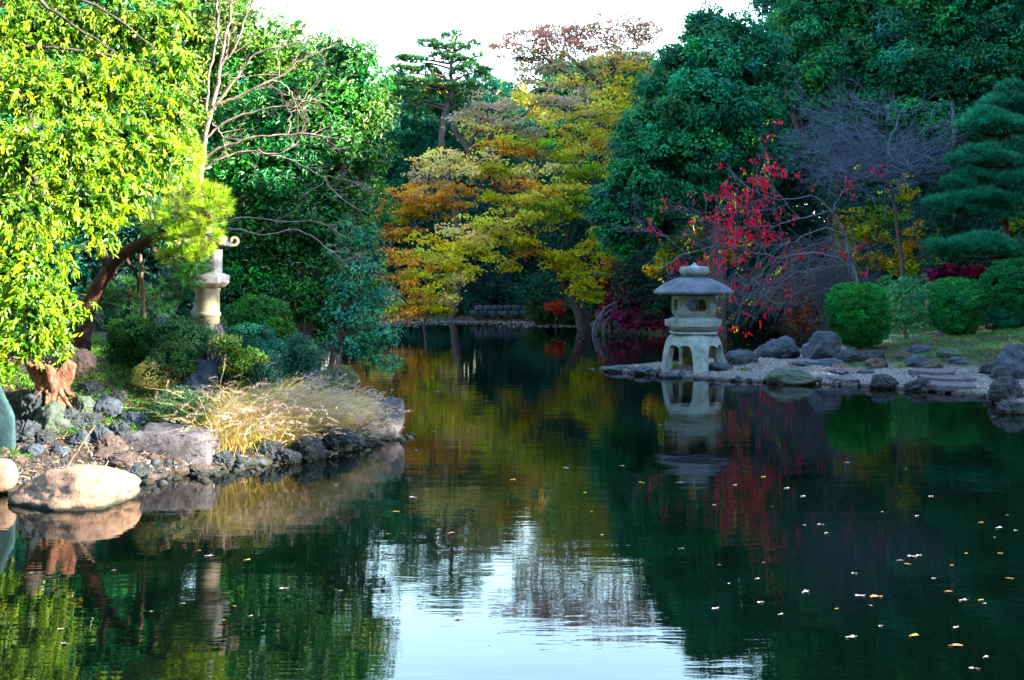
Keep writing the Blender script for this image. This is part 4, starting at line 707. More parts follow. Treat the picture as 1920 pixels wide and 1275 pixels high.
# legs: a dome-shouldered body with four splayed legs, arches with a cusp between them
def leg_mesh():
    mb = MB(); sides = 192; rows_ = 26; a = np.arange(sides)*2*math.pi/sides
    zt, zl = zz(624), LZ-0.02
    t = np.linspace(0, 1, rows_); prof = []
    outer = np.interp(t, [0, .06, .14, .25, .4, .6, .8, .93, 1], [36, 44, 49.5, 53, 55.5, 58, 60, 62, 62.5])*u
    inner = outer-np.interp(t, [0, .3, 1], [34, 15, 16])*u
    def arch(ang):                            # lowest t kept at this angle (0 on the leg axis, pi/4 between legs)
        q = abs(((ang+math.pi/4) % (math.pi/2))-math.pi/4); w = (q-0.24)/(math.pi/4-0.24)
        if w <= 0: return 1.0
        cusp = 0.065*math.exp(-((w-1)/.16)**2)
        top_ = .295+cusp
        return top_+(1-top_)*(1-math.sqrt(max(0, 1-(1-w/.42)**3.2))) if w < .42 else top_
    rot = rad(4)
    V = []
    for k in range(sides):
        tm_ = arch(a[k]); 
        for i_ in range(rows_):
            tt = t[i_]*tm_; ro = np.interp(tt, t, outer)
            q = abs(((a[k]+math.pi/4) % (math.pi/2))-math.pi/4)
            fac = 1-0.07*min(1, q/.5)*min(1, tt/.2)
            ro *= fac; an = a[k]-math.pi/2+rot; V.append((lx+ro*math.cos(an), LY+ro*math.sin(an), zt+(zl-zt)*tt))
    Vi = []
    for k in range(sides):
        tm_ = arch(a[k])
        for i_ in range(rows_):
            tt = t[i_]*tm_; ri = np.interp(tt, t, inner); an = a[k]-math.pi/2+rot; Vi.append((lx+ri*math.cos(an), LY+ri*math.sin(an), zt+(zl-zt)*tt-(0.02 if i_ == 0 else 0)))
    n0 = len(V); f = []
    for k in range(sides):
        k2 = (k+1) % sides
        for i_ in range(rows_-1):
            f.append((k*rows_+i_, k*rows_+i_+1, k2*rows_+i_+1, k2*rows_+i_)); f.append((n0+k*rows_+i_, n0+k2*rows_+i_, n0+k2*rows_+i_+1, n0+k*rows_+i_+1))
        f.append((k*rows_+rows_-1, n0+k*rows_+rows_-1, n0+k2*rows_+rows_-1, k2*rows_+rows_-1))
    mb.add(V+Vi, f); return mb
def bevelled(o, w=.006, seg=2, ang=35):
    m_ = o.modifiers.new("bevel", 'BEVEL'); m_.width = w; m_.segments = seg; m_.limit_method = 'ANGLE'; m_.angle_limit = rad(ang); return o
def autosm(o, ang=40):
    bm = bmesh.new(); bm.from_mesh(o.data); bmesh.ops.recalc_face_normals(bm, faces=bm.faces)
    for e in bm.edges:
        if len(e.link_faces) == 2 and e.calc_face_angle(0) > rad(ang): e.smooth = False
    for f in bm.faces: f.smooth = True
    bm.to_mesh(o.data); bm.free(); return o
autosm(leg_mesh().build("leg_stand", M['granite'], root), 50)
mb = MB(); mb.lathe([(0, zz(621)), (30*u, zz(621)), (42*u, zz(620.5)), (43*u, zz(624)), (38*u, zz(626)), (0, zz(626))], c, 48, 3.5, 0, None); autosm(mb.build("neck_band", M['granite'], root))
mb = MB(); mb.lathe([(0, zz(623)), (30*u, zz(622.8)), (40*u, zz(619)), (44*u, zz(613)), (45*u, zz(611)), (0, zz(611))], c, 48, 4, 0, None); autosm(mb.build("bowl", M['granite'], root))
mb = MB(); mb.lathe([(0, zz(611.4)), (52*u, zz(611.4)), (54*u, zz(610.6)), (54.5*u, zz(599.5)), (53*u, zz(598.2)), (45*u, zz(597.4)), (43.5*u, zz(594.8)), (38*u, zz(594)), (0, zz(594))], c, 6, None, rad(4), None)
bevelled(autosm(mb.build("platform_slab", M['granite'], root), 20), .008)
# light box: rounded square with a rounded window in each face
mb = MB(); hw = 33.5*u; z0, z1 = zz(594.5), zz(551)
def lightbox():
    bm = bmesh.new(); 
    g = 26; verts = {}
    rot = rad(4)
    def wpos(s, t, face):                     # s,t in -1..1 on a face of a bulging rounded box
        bul = 1+.05*(1-t*t)-.10*max(0, -t-.6)/.4*1.0; rx = s*hw; d = hw*(1-.06*abs(s)**6)*bul; rx *= bul
        a_ = face*math.pi/2+rot; X = rx*math.cos(a_)+d*math.sin(a_); Yy = rx*math.sin(a_)-d*math.cos(a_); return (lx+X, LY+Yy, z0+(z1-z0)*(t+1)/2)
    mbv = []; mbf = []
    ww, wh = .46, .44
    def rr(s, t, w_, h_): return (abs(s/w_)**5+abs((t-.05)/h_)**5)**(1/5)
    S = np.linspace(-1, 1, g+1)
    for f_ in range(4):
        # snap grid to the window outline: concentric rings instead of a grid
        K = 40; rings = []
        an = np.arange(K)*2*math.pi/K
        def ring(w_, h_, cz, p, inset=0, pw=1):
            out_ = []
            for q in an:
                m_ = 1/(abs(math.cos(q))**p+abs(math.sin(q))**p)**(1/p); s, t = w_*m_*math.cos(q), cz+h_*m_*math.sin(q)
                x, y, z = wpos(max(-1, min(1, s)), max(-1, min(1, t)), f_)
                a_ = f_*math.pi/2+rot; out_.append((x-inset*math.sin(a_), y+inset*math.cos(a_), z))
            return out_
        rings = [ring(1, 1, 0, 40), ring(.85, .85, .02, 10), ring(.64, .66, .04, 6), ring(.60, .61, .05, 6), ring(.58, .58, .05, 6, .022), ring(.50, .50, .05, 6, .022), ring(.49, .49, .05, 6, .07)]
        o_ = len(mbv)
        for r_ in rings: mbv.extend(r_)
        for i_ in range(len(rings)-1):
            for k in range(K): mbf.append((o_+i_*K+k, o_+i_*K+(k+1) % K, o_+(i_+1)*K+(k+1) % K, o_+(i_+1)*K+k))
    m_ = MB(); m_.add(mbv, mbf); return m_
o = lightbox().build("light_box", M['granite'], root)
bm = bmesh.new(); bm.from_mesh(o.data); bmesh.ops.remove_doubles(bm, verts=bm.verts, dist=.004); bm.to_mesh(o.data); bm.free(); autosm(o, 45)
for zc in (z0+.012, z1-.012): mb = MB(); mb.lathe([(0, zc-.01), (30*u, zc-.01), (32.5*u, zc), (30*u, zc+.01), (0, zc+.01)], c, 4, None, rad(49), None); bevelled(mb.build("box_plate", M['granite'], root), .004)
mb = MB(); mb.lathe([(0, zz(556)), (24*u, zz(556)), (56*u, zz(552.5)), (72*u, zz(550.5)), (74.3*u, zz(549.5)), (74.3*u, zz(545.8)), (71.5*u, zz(543.6)), (60*u, zz(535)), (48*u, zz(528.5)), (34*u, zz(522.5)), (22*u, zz(519.5)), (18*u, zz(519)), (0, zz(518.6))], c, 64)
autosm(mb.build("roof", M['granite_dark'], root), 50)
mb = MB(); mb.lathe([(0, zz(519)), (20*u, zz(519)), (21*u, zz(517.2)), (26*u, zz(514.5)), (27.6*u, zz(509)), (27.4*u, zz(503)), (25.5*u, zz(500.4)), (12*u, zz(499.6)), (8.5*u, zz(499.4)), (6*u, zz(497.4)), (2.6*u, zz(494.6)), (.3*u, zz(491.5)), (0, zz(491.4))], (lx+2*u, LY, 0), 40)
autosm(mb.build("finial", M['granite'], root), 50)

# ------------------------------------------------------------------ tall lantern among the left bushes
TY = 13.4; tu = TY/F; tx = at(391, 600, TY).x; tz = gz(tx, TY)-.03
def tzz(py): return H0-(py-HY)*tu
root = thing("pedestal_lantern", (tx, TY, tz), "tall stone lantern on a round column behind the clipped bushes, partly hidden by the pine", "stone lantern"); c = (tx, TY, 0)
mb = MB(); mb.lathe([(30*tu, tz), (30*tu, tz+.06), (22*tu, tz+.1), (20.3*tu, tz+.13), (20.3*tu, tzz(594)), (21*tu, tzz(593)), (22.5*tu, tzz(591)), (22.5*tu, tzz(586.5)), (21*tu, tzz(585)), (20.3*tu, tzz(583)), (20.3*tu, tzz(547)), (21.2*tu, tzz(545.5)), (22.3*tu, tzz(543)), (22.3*tu, tzz(539)), (0, tzz(539))], c, 48)
autosm(mb.build("column", M['granite_warm'], root), 60)
mb = MB(); mb.lathe([(0, tzz(540)), (24*tu, tzz(540)), (30*tu, tzz(538)), (37*tu, tzz(531.5)), (37.5*tu, tzz(530))], c, 6, None, rad(12)); bevelled(mb.build("lotus_base", M['granite_warm'], root), .006)
mb = MB(); mb.lathe([(0, tzz(530.5)), (38*tu, tzz(530.5)), (38.5*tu, tzz(517.5)), (36*tu, tzz(516)), (31*tu, tzz(514)), (30*tu, tzz(512.5)), (0, tzz(512.5))], c, 6, None, rad(12)); bevelled(mb.build("platform", M['granite_grey'], root), .006)
mb = MB(); mb.lathe([(25.5*tu, tzz(513)), (25.5*tu, tzz(461))], c, 6, None, rad(12)); o = mb.build("light_box", M['granite_grey'], root); bevelled(o, .006)
# dark window disc and bamboo relief on the face towards the camera-right
for ang in (rad(12+30)-math.pi/2-rad(60)+rad(60),):
    pass
fa = rad(-90+12) if False else rad(12-90)    # a face centre of the hexagon nearest the camera
fn = Vector((math.cos(fa), math.sin(fa), 0)); ft = Vector((-fn.y, fn.x, 0)); ap = 25.5*tu*math.cos(rad(30))
fc = Vector((tx, TY, 0))+fn*ap
mb = MB(); K = 28; ctr = fc+Vector((0, 0, tzz(481)))+ft*(.035)
v = [ctr+fn*.003+(ft*math.cos(q*2*math.pi/K)+Vector((0, 0, 1))*math.sin(q*2*math.pi/K))*.030 for q in range(K)]+[ctr+fn*.003]
mb.add([tuple(p) for p in v], [(q, (q+1) % K, K) for q in range(K)]); mb.build("round_window_disc", M['hole_shade'], root)  # flat disc on the face; the hole's inner shade is in its colour
mb = MB(); mb.tube([tuple(ctr+fn*.004+(ft*math.cos(q*2*math.pi/K)+Vector((0, 0, 1))*math.sin(q*2*math.pi/K))*.033) for q in range(K+1)], [.004]*(K+1), 5, cap=False)
for l in [((-.05, 502), (.0, 492), (.03, 490), (.07, 497)), ((-.03, 500), (.01, 497), (.06, 503)), ((.0, 493), (.015, 487)), ((-.02, 508), (.01, 500))]:
    mb.tube([tuple(fc+fn*.004+ft*a_+Vector((0, 0, tzz(b_)))) for a_, b_ in l], [.004]*len(l), 5)
mb.build("relief", M['granite_grey'], root, True)
# hexagonal roof with curled corners
mb = MB(); nA = 96; prof = [(.02, 420, 0), (.18, 428, 0), (.45, 441, 0), (.72, 450, 0), (.92, 455, 0), (1.0, 456.5, 0), (1.0, 461, 0), (.9, 463, 0), (.4, 463, 0)]
V = []; hexr = 46*tu
for r_, z_, _ in prof:
    for k in range(nA):
        q = k*2*math.pi/nA; qq = ((q) % (math.pi/3))-math.pi/6; m_ = math.cos(rad(30))/math.cos(qq); m_ = m_*.97
        lift = max(0, (abs(qq)/(math.pi/6)))**4*r_**4*.03
        V.append((tx+r_*hexr*m_*math.cos(q+rad(12)), TY+r_*hexr*m_*math.sin(q+rad(12)), tzz(z_)+lift))
n = len(prof); mb.add(V, [(i_*nA+k, i_*nA+(k+1) % nA, (i_+1)*nA+(k+1) % nA, (i_+1)*nA+k) for i_ in range(n-1) for k in range(nA)]); autosm(mb.build("roof", M['granite_dark'], root), 50)
for k in range(6):
    a_ = k*math.pi/3+rad(12); e = Vector((math.cos(a_), math.sin(a_), 0)); s_ = Vector((-e.y, e.x, 0)); mb = MB(); ps = []; base_ = Vector((tx, TY, tzz(458)))+e*(hexr*.86)
    for q in range(17): t = q/16; an = -1.4+t*5.0; R_ = .056*(1-.5*t); ps.append(base_+e*(.045+R_*math.cos(an))+Vector((0, 0, .045+R_*math.sin(an))))
    ps = [base_-e*.06+Vector((0, 0, -.015))]+ps; nP = len(ps); V = []
    for q, p in enumerate(ps):
        tdir = ((ps[min(q+1, nP-1)]-ps[max(q-1, 0)])).normalized(); nn = tdir.cross(s_)
        for sx, sn_ in ((-1, -1), (1, -1), (1, 1), (-1, 1)): V.append(tuple(p+s_*.042*sx+nn*.018*sn_))
    mb.add(V, [(q*4+j_, q*4+(j_+1) % 4, q*4+4+(j_+1) % 4, q*4+4+j_) for q in range(nP-1) for j_ in range(4)]+[(0, 1, 2, 3), ((nP-1)*4+3, (nP-1)*4+2, (nP-1)*4+1, (nP-1)*4)])
    bevelled(autosm(mb.build("corner_scroll", M['granite_warm'], root), 50), .005)
mb = MB(); mb.lathe([(0, tzz(424)), (8*tu, tzz(424)), (10*tu, tzz(419)), (9*tu, tzz(414)), (12*tu, tzz(408)), (12*tu, tzz(400)), (7*tu, tzz(392)), (0, tzz(384))], c, 24); mb.build("finial", M['granite_grey'], root, True)

# ------------------------------------------------------------------ rocks
def rock(name, px, pb, w, h, label, mat='rock_blue', Y=None, planes=9, rough=.10, depth=.8, seed=None, flat=.0, group=None, cat="rock", sub=4, sink=.18, lean=0.0, rotz=None, fine=.03, tilt=0.0, boxy=0):
    """px = centre column, pb = row of its foot, w,h = size in photo pixels"""
    rs = random.Random(seed if seed is not None else int(px*7+pb*3)); p = at(px, pb, Y) if Y else None
    if p is None:
        Y = max(6.0, H0*F/(pb-HY)); p = ghit(px, pb)
        if pb > 700 and p.y > Y: p = at(px, pb, Y)
    Y = p.y; s = Y/F; W_, H_ = w*s/2, h*s; D_ = W_*depth
    bm = bmesh.new(); bmesh.ops.create_icosphere(bm, subdivisions=sub, radius=1)
    pl = []
    for _ in range(planes):
        n_ = Vector((rs.gauss(0, 1), rs.gauss(0, 1), rs.gauss(.25, .8))).normalized(); pl.append((n_, rs.uniform(.62, .92)))
    if flat: pl.append((Vector((rs.uniform(-.1, .1), rs.uniform(-.15, .1), 1)).normalized(), 1-flat))
    o1 = Vector((rs.uniform(0, 50), rs.uniform(0, 50), rs.uniform(0, 50)))
    for v in bm.verts:
        d = v.co.normalized(); r_ = 1.0 if not boxy else (abs(d.x)**boxy+abs(d.y)**boxy+abs(d.z)**boxy)**(-1/boxy)
        for n_, k in pl:
            q = d.dot(n_)
            if q > .05: r_ = min(r_, k/q) if k/q < r_ else r_
        r_ += rough*noise.fractal(d*1.6+o1, 1.0, 2.0, 4)+fine*noise.fractal(d*7+o1, 1.0, 2.0, 4); v.co = d*max(.3, r_)
    xs = [v.co.x for v in bm.verts]; zs_ = [v.co.z for v in bm.verts]; ys = [v.co.y for v in bm.verts]
    x0, x1, zt, z_b = min(xs), max(xs), max(zs_), min(zs_); yc = max(ys)-min(ys)
    zc = z_b+(zt-z_b)*sink*1.6                 # rows below this are under the soil or water
    for v in bm.verts:
        x = ((v.co.x-x0)/(x1-x0)*2-1)*W_; z = (v.co.z-zc)/(zt-zc)*H_; y = v.co.y/(yc/2)*D_; x += lean*z; z += tilt*x
        v.co = Vector((x, y, z))
    if rotz: bmesh.ops.rotate(bm, verts=bm.verts, cent=(0, 0, 0), matrix=Matrix.Rotation(rotz, 3, 'Z'))
    me = bpy.data.meshes.new(name); 
    for f in bm.faces: f.smooth = True
    bm.to_mesh(me); bm.free(); me.materials.append(M[mat]); o = bpy.data.objects.new(name, me); COL.objects.link(o)
    o.location = (p.x, p.y+D_*.3, p.z-.01 if pb > 0 else 0); return tag(o, label, cat, group)
GL, GR = "rocks along the left bank", "rocks on the right spit and bank"
rock("shore_rock", 124, 950, 240, 74, "big smooth tan boulder sitting in the water at lower left", 'rock_tan', 9.85, 5, .07, .62, 11, .12, GL, sub=5, fine=.02, sink=.22)
rock("shore_rock", -5, 905, 68, 46, "tan boulder cut by the left edge above the big tan one", 'rock_tan', 10.3, 6, .05, .8, 3, 0, GL, fine=.01)
rock("shore_rock", 299, 874, 216, 80, "long flat-topped purple-grey slab boulder on the left shore", 'rock_purple', 11.55, 4, .10, .42, 21, .2, GL, sub=5, fine=.03, tilt=-.05, boxy=5)
rock("shore_rock", 704, 824, 96, 66, "smooth upswept lavender-grey boulder at the tip of the left bank", 'rock_purple', 13.7, 3, .12, .7, 5, 0, GL, sub=5, fine=.02, lean=.35, tilt=.38, boxy=2.5)
rock("upright_slab", 5, 842, 46, 140, "upright blue-green stone slab cut by the left edge", 'rock_teal', 11.0, 3, .06, .3, 8, .1, cat="rock", sink=.3, fine=.03, boxy=6)
for px, pb, w, h, lab, mt, sd_ in [(628, 846, 84, 54, "largest black lava rock in front of the dry grass tip", 'rock_lava', 1), (575, 862, 66, 50, "rounded black lava rock left of the largest one", 'rock_lava', 2), (520, 866, 70, 34, "low black lava rock below the dry grass middle", 'rock_lava', 3), (685, 832, 60, 46, "black lava rock against the lavender tip boulder", 'rock_lava', 4),
    (480, 872, 50, 14, "flat wedge of black rock awash below the grass", 'rock_blue', 5), (415, 872, 48, 30, "dark rock touching the purple-grey slab's right end", 'rock_lava', 6), (440, 862, 22, 22, "small round black stone right of the purple-grey slab", 'rock_lava', 7), (370, 884, 60, 16, "low flat dark rock under the purple-grey slab's right half", 'rock_brown', 8),
    (330, 888, 50, 14, "thin brown rock at the water under the slab's middle", 'rock_brown', 9), (225, 872, 60, 22, "ochre-brown rock at the slab's lower left", 'rock_brown', 10), (275, 902, 46, 16, "pebbly brown rock right of the big tan boulder", 'rock_brown', 11), (195, 860, 44, 22, "brown rock behind the big tan boulder's top", 'rock_brown', 12),
    (150, 838, 46, 34, "pale lichen-flecked blue rock below the stump", 'rock_blue', 13), (188, 832, 46, 40, "blue-grey rock between the stump and the slab", 'rock_blue', 14), (95, 815, 80, 66, "leaning dark green wedge rock under the stump", 'rock_moss', 15), (150, 775, 50, 36, "pale grey-green rock right of the stump's foot", 'rock_moss', 16), (195, 775, 70, 34, "low dark rock on the slope right of the stump", 'rock_blue', 17),
    (250, 795, 50, 26, "dark flat blue rock just above the purple-grey slab", 'rock_blue', 18), (60, 852, 44, 22, "blue-grey rock above the tan boulder at far left", 'rock_blue', 19), (115, 854, 46, 22, "low blue-grey rock behind the tan boulder's left half", 'rock_blue', 20), (140, 700, 74, 52, "round brown-grey boulder on the soil behind the stump", 'rock_brown', 22),
    (402, 735, 60, 130, "tall pointed grey rock at the foot of the tall lantern", 'rock_purple', 23), (372, 750, 90, 80, "blue-grey rock face below the tall lantern", 'rock_blue', 24), (300, 640, 56, 46, "dark sloping rock behind the yellow-green clipped bush", 'rock_blue', 25), (160, 800, 60, 30, "dark rock in the shade under the stump's right root", 'rock_lava', 26),
    (285, 865, 30, 14, "small brown rock in the rubble under the slab's left end", 'rock_brown', 27), (240, 918, 24, 12, "wet pebble beside the tan boulder's right end", 'rock_brown', 28), (30, 870, 40, 20, "dark stone between the two tan boulders", 'rock_brown', 29),
    (60, 790, 60, 60, "black rock in the shade left of the stump", 'rock_lava', 71), (130, 800, 60, 40, "dark craggy rock under the stump's front root", 'rock_lava', 72), (225, 820, 50, 34, "dark craggy rock left of the slab's upper corner", 'rock_lava', 73), (170, 745, 60, 34, "dark craggy rock on the slope level with the stump top", 'rock_lava', 74), (215, 750, 50, 20, "flat black rock on the brown slope", 'rock_lava', 75), (80, 830, 50, 26, "black rock at the wedge rock's foot", 'rock_lava', 76), (250, 892, 70, 20, "long low craggy rock along the water right of the tan boulder", 'rock_lava', 80), (450, 876, 70, 20, "long low lava rock at the water under the grass", 'rock_lava', 81), (380, 892, 60, 14, "low wet lava ledge below the slab's right end", 'rock_lava', 82), (500, 850, 60, 30, "lava rock in the grass edge above the low ones", 'rock_lava', 83), (40, 825, 60, 40, "black rock beside the teal slab", 'rock_lava', 84), (205, 845, 70, 36, "dark brown rock wedged at the slab's left end", 'rock_brown', 85),
    (660, 842, 50, 34, "black lava rock between the largest one and the tip", 'rock_lava', 77), (545, 868, 44, 26, "small craggy lava rock between two rounded ones", 'rock_lava', 78), (605, 838, 60, 44, "lava rock standing behind the largest one in the grass edge", 'rock_lava', 79)]:
    rock("shore_rock", px, pb, w, h, lab, mt, None, 10, .24 if mt == 'rock_lava' else .13, .8, sd_, 0, GL, sub=5, fine=.22 if mt == 'rock_lava' else .09)
for px, pb, w, h, lab, mt, sd_ in [(1545, 672, 76, 54, "large dark dome boulder left of the nearest clipped ball", 'rock_blue', 41), (1462, 672, 84, 44, "broad smooth boulder left of the dark dome boulder", 'rock_blue', 42), (1393, 682, 62, 26, "low flat-topped rock just right of the lantern legs", 'rock_blue', 43), (1905, 706, 86, 64, "big grey boulder cut by the right edge", 'rock_blue', 44),
    (1890, 748, 66, 44, "black mossy rock at the water's edge far right", 'rock_lava', 45), (1487, 720, 96, 32, "smooth mossy half-sunk boulder on the spit's front shore", 'rock_moss', 46), (1660, 728, 58, 28, "black peaked rock on the front shore", 'rock_lava', 47), (1728, 732, 60, 24, "black lumpy rock right of the peaked one", 'rock_lava', 48),
    (1350, 693, 56, 14, "low rock at the lantern's right foot", 'rock_blue', 49), (1600, 680, 60, 26, "dark jagged rock below the nearest clipped ball", 'rock_lava', 50), (1640, 676, 50, 22, "dark rock in the row under the shrubs", 'rock_lava', 51), (1645, 690, 44, 20, "brown-grey rock behind the peaked black rock", 'rock_brown', 52), (1725, 690, 52, 26, "dark angular rock on the slope below the second ball", 'rock_blue', 53),
    (1750, 692, 40, 16, "low brown rock right of the angular rock", 'rock_brown', 54), (1730, 662, 50, 16, "dark rock among the green ground cover", 'rock_blue', 55), (1695, 674, 40, 18, "brown rock under the ground cover", 'rock_brown', 56), (1800, 684, 40, 16, "small grey rock above the flat slabs", 'rock_blue', 57), (1860, 700, 50, 20, "dark rock left of the big grey boulder", 'rock_lava', 58),
    (1560, 686, 60, 14, "flat grey rock at the dome boulder's foot", 'rock_blue', 59), (1510, 686, 60, 10, "thin flat rock on the gravel under the broad boulder", 'rock_blue', 60), (1158, 698, 56, 14, "flat wet rock at the spit's left tip", 'rock_blue', 61), (1210, 699, 46, 14, "second wet rock from the spit's left tip", 'rock_blue', 62), (1255, 708, 40, 12, "dark wet rock in front of the lantern's left leg", 'rock_blue', 63),
    (1780, 668, 44, 16, "mossy rock at the second ball's foot", 'rock_moss', 64), (1570, 700, 50, 8, "thin dark slab edge lying in the gravel", 'rock_blue', 65), (1900, 775, 60, 26, "dark wet rock at the bottom of the far right shore", 'rock_lava', 66), (1625, 700, 34, 8, "small flat stone in the gravel", 'rock_blue', 67)]:
    rock("bank_rock", px, pb, w, h, lab, mt, None, 8, .15, .75, sd_, .1, GR, sub=5, fine=.16 if mt == 'rock_lava' else .045)
for px, pb, w, h, lab, k in [(1765, 708, 90, 10, "upper flat paving slab with a dark front edge on the spit", 1), (1790, 718, 110, 8, "middle flat paving slab on the spit", 2), (1800, 731, 100, 7, "lowest flat paving slab at the waterline", 3), (1590, 716, 60, 5, "narrow paving stone sunk in the gravel", 4)]:
    p = ghit(px, pb); s = p.y/F; rs = random.Random(k); a = [q*2*math.pi/9+rs.uniform(-.2, .2) for q in range(9)]
    W_, D_, th = w*s/2, .45+.1*k*.5, h*s+.04; bm = bmesh.new(); vs_ = [bm.verts.new((math.cos(q)*W_*rs.uniform(.85, 1.05), math.sin(q)*D_*rs.uniform(.8, 1.05), 0)) for q in a]; f = bm.faces.new(vs_)
    r_ = bmesh.ops.extrude_face_region(bm, geom=[f]); bmesh.ops.translate(bm, vec=(0, 0, th), verts=[v for v in r_['geom'] if isinstance(v, bmesh.types.BMVert)]); bmesh.ops.recalc_face_normals(bm, faces=bm.faces)
    me = bpy.data.meshes.new("paving_slab"); bm.to_mesh(me); bm.free(); me.materials.append(M['rock_purple']); o = bpy.data.objects.new("paving_slab", me); COL.objects.link(o); o.location = (p.x, p.y+D_*.7, p.z-.03); bevelled(o, .02, 3, 20); tag(o, lab, "paving slab", "flat slabs on the spit")
# smaller edge stones, many and alike
def edge_stones(name, a, b_, n, size, mats, label, group, off=.08):
    protos = []
    for k in range(5):
        o = rock(name, 900, 900, 40, 26, label, mats[k % len(mats)], 10, 9, .25, .8, 100+k+n, 0, group, sub=3, fine=.12); protos.append(o)
    pts = [Vector((x, y, 0)) for x, y in POND[a:b_+1]]; seg = [(pts[i_+1]-pts[i_]).length for i_ in range(len(pts)-1)]; T_ = sum(seg)
    for k in range(n):
        t = random.uniform(0, T_); i_ = 0
        while t > seg[i_] and i_ < len(seg)-1: t -= seg[i_]; i_ += 1
        p = pts[i_].lerp(pts[i_+1], t/seg[i_])+Vector((random.gauss(0, off), random.gauss(0, off), 0))
        o = protos[k] if k < 5 else protos[k % 5].copy()
        if k >= 5: COL.objects.link(o)
        s_ = size*random.uniform(.45, 1.3); o.location = (p.x, p.y, max(-.02, gz(p.x, p.y)-.03)); o.scale = (s_, s_*random.uniform(.8, 1.3), s_*random.uniform(.6, 1.1)); o.rotation_euler = (0, 0, random.uniform(0, 6.28))
edge_stones("edge_stone", 1, 10, 190, .5, ['rock_brown', 'rock_lava', 'rock_lava', 'rock_blue', 'rock_brown'], "small dark stone in the rubble edging the left bank", "rubble stones on the left bank edge", .16)
edge_stones("edge_stone", 34, 44, 75, .7, ['rock_blue', 'rock_lava', 'rock_blue'], "small wet stone edging the gravel spit", "edge stones along the gravel spit", .09)
edge_stones("edge_stone", 18, 27, 30, 1.3, ['rock_blue', 'rock_brown'], "small dark stone at the far shoreline", "edge stones on the far shore", .25)
# low retaining wall of cut stones on the far shore
root = thing("retaining_wall", (at(940, 585, 43.6).x, 43.6, 0), "low dark wall of fitted stones on the far shore under the maples", "wall")
for r_ in range(2):
    px = 880+r_*9
    while px < 1005:
        w_ = random.uniform(14, 24); mb = MB(); p = at(px+w_/2, 590-r_*9, 43.6); a, h_ = w_/F*43.6*.48, 9/F*43.6*.48
        V = [(p.x+sx*a*random.uniform(.85, 1), 43.6+sy*.2+random.uniform(-.03, .03), p.z+h_+sz*h_*random.uniform(.9, 1)) for sz in (-1, 1) for sx, sy in ((-1, -1), (1, -1), (1, 1), (-1, 1))]
        mb.add(V, [(0, 1, 2, 3), (4, 7, 6, 5), (0, 4, 5, 1), (1, 5, 6, 2), (2, 6, 7, 3), (3, 7, 4, 0)]); o = mb.build("wall_stone", M['rock_blue'], root); bevelled(autosm(o, 20), .03, 2, 20); px += w_
# stump
p = ghit(100, 772); sx_, sy_ = p.x, p.y; sz_ = gz(sx_, sy_)
mb = MB(); K = 40; V = []; rows_ = 18; su = sy_/F
for i_ in range(rows_):
    t = i_/(rows_-1); z = sz_-.05+(at(0, 685, sy_).z-sz_+.05)*t
    R_ = (17+24*t**1.3)*su
    for k in range(K):
        q = k*2*math.pi/K; nz = noise.fractal(Vector((math.cos(q)*1.8, math.sin(q)*1.8, t*2.2+5)), 1, 2, 5); fl = noise.noise(Vector((math.cos(q)*3, math.sin(q)*3, 2)))
        r_ = R_*(1+.40*nz+.16*math.sin(q*5+t*3)+.22*noise.noise(Vector((math.cos(q)*7, math.sin(q)*7, t*6)))); V.append((sx_+r_*math.cos(q)+(t-.5)*-.02, sy_+r_*math.sin(q)*.8, z+(.09*fl+.08*nz)*t**3+.012*nz))
top = [(sx_+(V[(rows_-1)*K+k][0]-sx_)*.55, sy_+(V[(rows_-1)*K+k][1]-sy_)*.55, V[(rows_-1)*K+k][2]-.06-.04*random.random()) for k in range(K)]
bot = [(sx_+(V[(rows_-1)*K+k][0]-sx_)*.2, sy_+(V[(rows_-1)*K+k][1]-sy_)*.2, sz_+.18) for k in range(K)]
V += top+bot; mb.add(V, [(i_*K+k, i_*K+(k+1) % K, (i_+1)*K+(k+1) % K, (i_+1)*K+k) for i_ in range(rows_+1) for k in range(K)]+[])
for q in range(7):
    a_ = random.uniform(0, 6.28); e = Vector((math.cos(a_), math.sin(a_)*.8, 0)); s0 = Vector((sx_, sy_, sz_+.25))+e*.12
    limb(mb, [s0, s0+e*.1+Vector((0, 0, -.12)), s0+e*random.uniform(.15, .3)+Vector((0, 0, -.33))], .035, .012, 6, 4, .01)
for q in range(5):
    a_ = random.uniform(3.4, 6.0); e = Vector((math.cos(a_), math.sin(a_)*.8, 0)); s0 = Vector((sx_, sy_, at(0, 697, sy_).z))+e*.2; limb(mb, [s0, s0+e*.06+Vector((0, 0, .06)), s0+e*.05+Vector((0, 0, .13))], .03, .012, 6, 4, .01)
o = mb.build("tree_stump", M['stump'], None, True, loc=(sx_, sy_, sz_)); tag(o, "reddish gnarled hollow stump on the left bank above the tan boulder", "tree stump")

